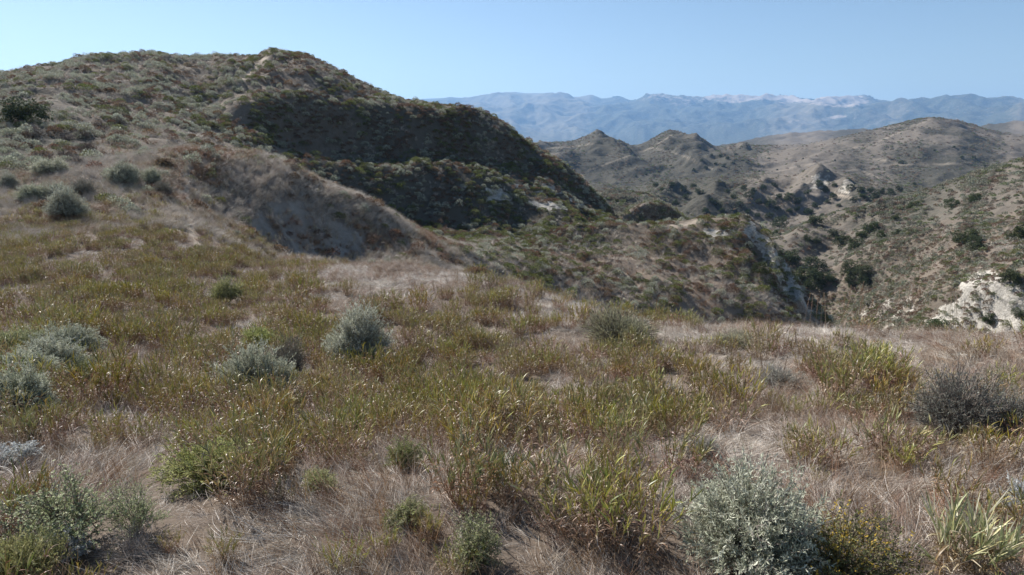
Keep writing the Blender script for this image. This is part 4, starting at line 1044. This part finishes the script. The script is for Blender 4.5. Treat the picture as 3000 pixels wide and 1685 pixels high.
def zone(px, py):
    if px > 1560 and py < 560: return 'on the low knoll behind the pale cliff spur'
    if px > 1850: return 'on the canyon side at the right'
    if px > 1600: return 'on the spur face below its pale cliff'
    if px > 1200 and py > 575: return 'on the near face of the spur, right of the grassy ridge'
    if px > 700 and py > 560: return 'on the grassy ridge right of the bare scarp'
    if px > 560 and py > 400: return 'below the bench of the large hill\'s shaded face' if px < 1150 else 'among pale cliffs at the foot of the shaded face'
    if px > 560 and py > 262: return 'on the dark shaded upper face of the large hill'
    if px > 640: return 'on the summit shoulder right of the trail'
    if py > 560: return 'on the left slope above the rye field'
    if py > 400: return 'on the left part of the grassy ridge'
    if py > 300: return 'low on the sunlit left flank of the large hill'
    if px > 420: return 'beside the trail on the sunlit flank of the large hill'
    return 'high on the sunlit left flank of the large hill'
rests = []
rests.append(plant_kind(ds, SB, 'sage_bush', 'sage bush', lambda x, y, r: 'rounded grey-green bush ' + zone(x, y), 'grey sage bushes dotting the hills', ''))
rests.append(plant_kind(dg, GB, 'green_bush', 'green bush', lambda x, y, r: 'leafy dark green bush ' + zone(x, y), 'green bushes dotting the hills', ''))
rests.append(plant_kind(dr, RB, 'russet_bush', 'brown bush', lambda x, y, r: 'low russet brown bush ' + zone(x, y), 'brown buckwheat bushes dotting the hills', ''))
P = np.concatenate([a for a, b in rests]); s = np.concatenate([b for a, b in rests])
k = np.concatenate([rng.integers(0, 3, len(a)) + 3 * q for q, (a, b) in enumerate(rests)])
rot = np.zeros((len(P), 3)); rot[:, 2] = rng.uniform(0, 6.28, len(P))
scatter('hillside_scrub', 'small grey, green and brown bushes covering the farther parts of the hill', 'scrub', P - [0, 0, .03], rot, s, k, SB + GB + RB)
# bare twig thickets on the lower left flank
for q, (px, py, wpx, lb) in enumerate([(95,345,60,'next to the dark oak'),(170,352,50,'at the left end of the thicket row'),(210,345,60,'second in the thicket row'),(255,328,60,'in the middle of the thicket row'),(300,312,55,'at the right end of the thicket row'),(160,395,50,'below the thicket row'),(215,380,60,'under the middle of the thicket row'),(115,410,70,'at the foot of the flank by the left edge'),(190,412,60,'at the foot of the flank')]):
    Pq = ground_at(px, py, 60, 140); s_ = wpx * scale_at(Pq)
    tag(obj('twig_bush', TWB[q % 2], None, Pq.tolist(), q * 1.1, (s_ * .85, s_ * .85, s_ * .7)), 'dark bare bush ' + lb + ' on the flank', 'bare bush', 'dark twig bushes low on the flank')

# scrub on the canyon side and the hills beyond
zc = (CK >= I('bench_back')) & (CR > 145) & (CK < I('behind_round')) & vis(1.5) & ((CX > 1320))
dcl = np.where(CR < 420, .6, np.where(CR < 760, .10, .03)) * (.2 + .8 * sstep(-.3, .4, fbm(CWX / (CR * .05), CWY / (CR * .05), 95, 3))) * (1 - .6 * cellmean(DRY) * (CR > 420)) * (1 - .86 * rockc) * (1 - cellmean(TRAIL))
Pc, Nc, ic, jc = sample(dcl * zc)
n = len(Pc); print('far scrub', n); rc = np.hypot(Pc[:, 0], Pc[:, 1])
rot = np.zeros((n, 3)); rot[:, 2] = rng.uniform(0, 6.28, n)
scatter('canyon_scrub', 'low dry scrub covering the canyon side and the rounded hills beyond', 'scrub', Pc, rot, rng.uniform(.7, 1.6, n) ** 1.4 * np.where(rc < 300, .85, np.where(rc < 700, 1.2, 1.7)), np.where(rc > 800, rng.choice([2, 2, 3, 1], n), rng.choice([0, 0, 1, 2, 2, 3, 3], n)), LS)

# ------------------------------------------------------------------ oaks
OAK = [oak('oak_tree', 700 + v, Hh=[6.5, 5.5, 7.5, 5][v], Wd=[3.4, 3.6, 3.6, 3.2][v], squat=[.34, .3, .36, .28][v]) for v in range(4)]
OAKS = [ # px, py of the base, width px, label
 (62,335,128,'dark round oak on the sunlit flank at the left edge of the large hill',(90,140)),
 (2428,612,62,'lone dark oak casting a shadow on the right canyon side',(190,330)),
 (2452,632,50,'oak in the hollow just below the lone dark oak on the right side',(190,330)),
 (2560,600,60,'dark oak at the right edge level with the lone dark oak',(190,330)),
 (1985,668,62,'tall oak at the upper left of the canyon grove',(200,300)),
 (2008,712,76,'large dark oak in the heart of the canyon grove',(200,300)),
 (2045,690,62,'tall oak at the top of the canyon grove',(200,300)),
 (2050,722,66,'low oak at the front of the canyon grove',(200,300)),
 (2082,712,50,'oak at the right end of the canyon grove',(200,300)),
 (2136,692,54,'left one of the two oaks right of the canyon grove',(200,300)),
 (2172,698,50,'right one of the two oaks right of the canyon grove',(200,300)),
 (2142,716,40,'small oak below the two oaks right of the canyon grove',(200,300)),
 (2175,716,42,'small oak at the foot of the right one of the two oaks',(200,300)),
 (1968,655,50,'oak half hidden behind the pale cliff spur',(200,300)),
 (1962,578,46,'round oak above the canyon grove, left on the brown slope',(280,640)),
 (1952,592,28,'small oak below the round one above the canyon grove',(280,640)),
 (2048,566,44,'oak crouching under the bank of the secondary ridge',(280,640)),
 (2098,600,36,'left oak of the gully between grove and ridge',(230,420)),
 (2118,618,40,'lower left oak of the gully between grove and ridge',(230,420)),
 (2150,628,46,'biggest oak of the gully between grove and ridge',(230,420)),
 (2168,600,40,'upper oak of the gully between grove and ridge',(230,420)),
 (2190,580,38,'oak at the head of the gully under the ridge',(230,420)),
 (2216,600,26,'small oak right of the gully head',(230,420)),
 (2258,592,30,'solitary small oak on the open slope right of the gully',(230,420)),
 (2252,554,24,'little oak on the upper slope above the solitary small one',(230,420)),
 (2292,524,32,'oak high on the right slope under the ridge line',(250,420)),
 (2392,526,38,'dark oak high on the right slope',(200,420)),
 (2452,508,34,'oak near the upper right of the slope',(200,420)),
 (2055,612,26,'small oak at the left border of the gully',(230,420)),
 (2030,606,24,'small oak on the brown knoll left of the gully',(230,420)),
 (2350,850,80,'wide oak crown below the white cliffs at the right',(130,190)),
 (2490,812,44,'dark oak growing in the gash of the white cliffs',(130,190)),
 (2540,712,55,'dark oak on the rim above the white cliffs',(150,200)),
 (2570,800,40,'dark oak at the right edge beside the white cliffs',(130,190)),
 (1912,690,44,'bright green bushy oak clinging to the spur face',(85,112)),
]
MID = [(1870,478,20),(1895,482,18),(1920,478,22),(1950,470,18),(1885,500,26),(1908,512,24),(1935,520,34),(1960,500,20),(1985,505,30),(2005,512,26),(1985,535,22),(2030,488,18),(2060,470,22),(2075,482,28),(2100,470,16),(1880,535,18),(1860,520,20),(1845,500,18),(1830,485,16),(1805,520,26),(1815,535,20),(1790,510,22),(1775,535,20),(1790,550,22),(2140,478,20),(2165,482,24),(2190,486,26),(2215,488,22),(2240,490,24),(2200,502,30),(2170,498,22),(2145,505,18),(2260,482,18),(2290,490,20),(1650,470,18),(1665,480,16),(1690,470,18),(1720,480,22),(1745,472,20),(1760,490,24),(1725,500,20),(1700,515,24),(1690,535,20),(1655,500,16),(1935,550,20),(1905,545,18),(1955,528,18),(2005,530,16),(1870,560,20),(2300,460,14),(2110,520,16),(2080,510,16),(2095,500,18),(2050,520,20),(2035,540,26),(2070,548,20)]
FARO = [(2268,412,14),(1790,392,10),(1812,395,12),(1830,400,12),(1850,392,9),(1765,405,10),(1800,415,12),(1820,420,13),(1775,425,12),(1745,430,12),(1845,412,10),(2160,470,10),(2420,400,10),(2450,398,12),(2400,372,9),(2480,420,11),(2520,430,14),(2490,440,16),(2460,448,14),(2440,440,12),(2420,452,14),(2505,452,12),(2385,460,10),(1625,440,9),(1600,446,8),(2020,400,6),(2100,405,7),(2350,380,7),(2310,372,6),(1910,432,7),(1955,428,6)]
op = {}
def plant_oak(q, px, py, wpx, label, rr_, group=None):
    Pq = ground_at(px, py, *rr_); s_ = wpx * scale_at(Pq) / 8.6
    k = q % 4
    root = bpy.data.objects.new('oak_tree', None); COL.objects.link(root)
    root.location = (Pq - [0, 0, .1]).tolist(); root.rotation_euler = (0, 0, q * 1.9); root.scale = (s_, s_, s_ * (.85 + .3 * ((q * 7) % 5) / 5))
    if k not in op: op[k] = (obj('trunk', OAK[k][0], root), obj('crown', OAK[k][1], root))
    else:
        for w in op[k]:
            c = w.copy(); c.parent = root; COL.objects.link(c)
    tag(root, label, 'oak', group)
for q, (px, py, wpx, label, rr_) in enumerate(OAKS): plant_oak(q, px, py, wpx, label, rr_)
def mid_label(px, py):
    if px > 2120: return 'dark oak in the belt along the right part of the jagged mid ridge'
    if px > 2020: return 'dark oak below the pale bluffs of the jagged mid ridge'
    if px > 1840 and py > 515: return 'dark oak on the lower brown slope under the jagged mid ridge'
    if px > 1840: return 'dark oak on the slope left of the pale bluffs of the mid ridge'
    return 'dark oak on the scrubby rise straight behind the spur crest'
for q, (px, py, wpx) in enumerate(MID): plant_oak(q + 50, px, py, wpx, mid_label(px, py), (430, 760), 'dark oaks on the mid ridge')
for q, (px, py, wpx) in enumerate(FARO): plant_oak(q + 150, px, py, wpx, 'tiny dark oak in the ravine left of the rounded hill' if px < 1900 else 'tiny dark oak in the draw at the foot of the rounded hill' if px > 2370 and py > 395 else 'tiny dark oak on the open flank of the rounded hill', (800, 1460), 'tiny dark oaks around the rounded hill')
# woodland dots on the far mountain tops
zm = (CK > I('foothills') + .5) & (CK < I('mountain_crest') + .02) & vis(20) & (CX > 1540)
band_c = np.exp(-((CX - 1960) / 420) ** 2) * sstep(.45, .9, CK - I('foothills'))
Pm, Nm, im, jm = sample(zm * band_c * 1.6e-3 * (.1 + .9 * sstep(-.1, .4, fbm(CWX / 480, CWY / 480, 97, 3))), cap=5000)
n = len(Pm); print('far trees', n); rot = np.zeros((n, 3)); rot[:, 2] = rng.uniform(0, 6.28, n)
FT = [mound('far_tree', 800 + v, n=60, Rw=1, H=.9, lf=.7, wid=.7, pal=[(.04, .055, .03), (.055, .07, .035)], mat=M_OAK, wood=3) for v in range(2)]
scatter('far_woodland', 'scattered dark trees on the pale grassy mountain tops', 'woodland', Pm, rot, rng.uniform(7, 15, n), rng.integers(0, 2, n), FT)
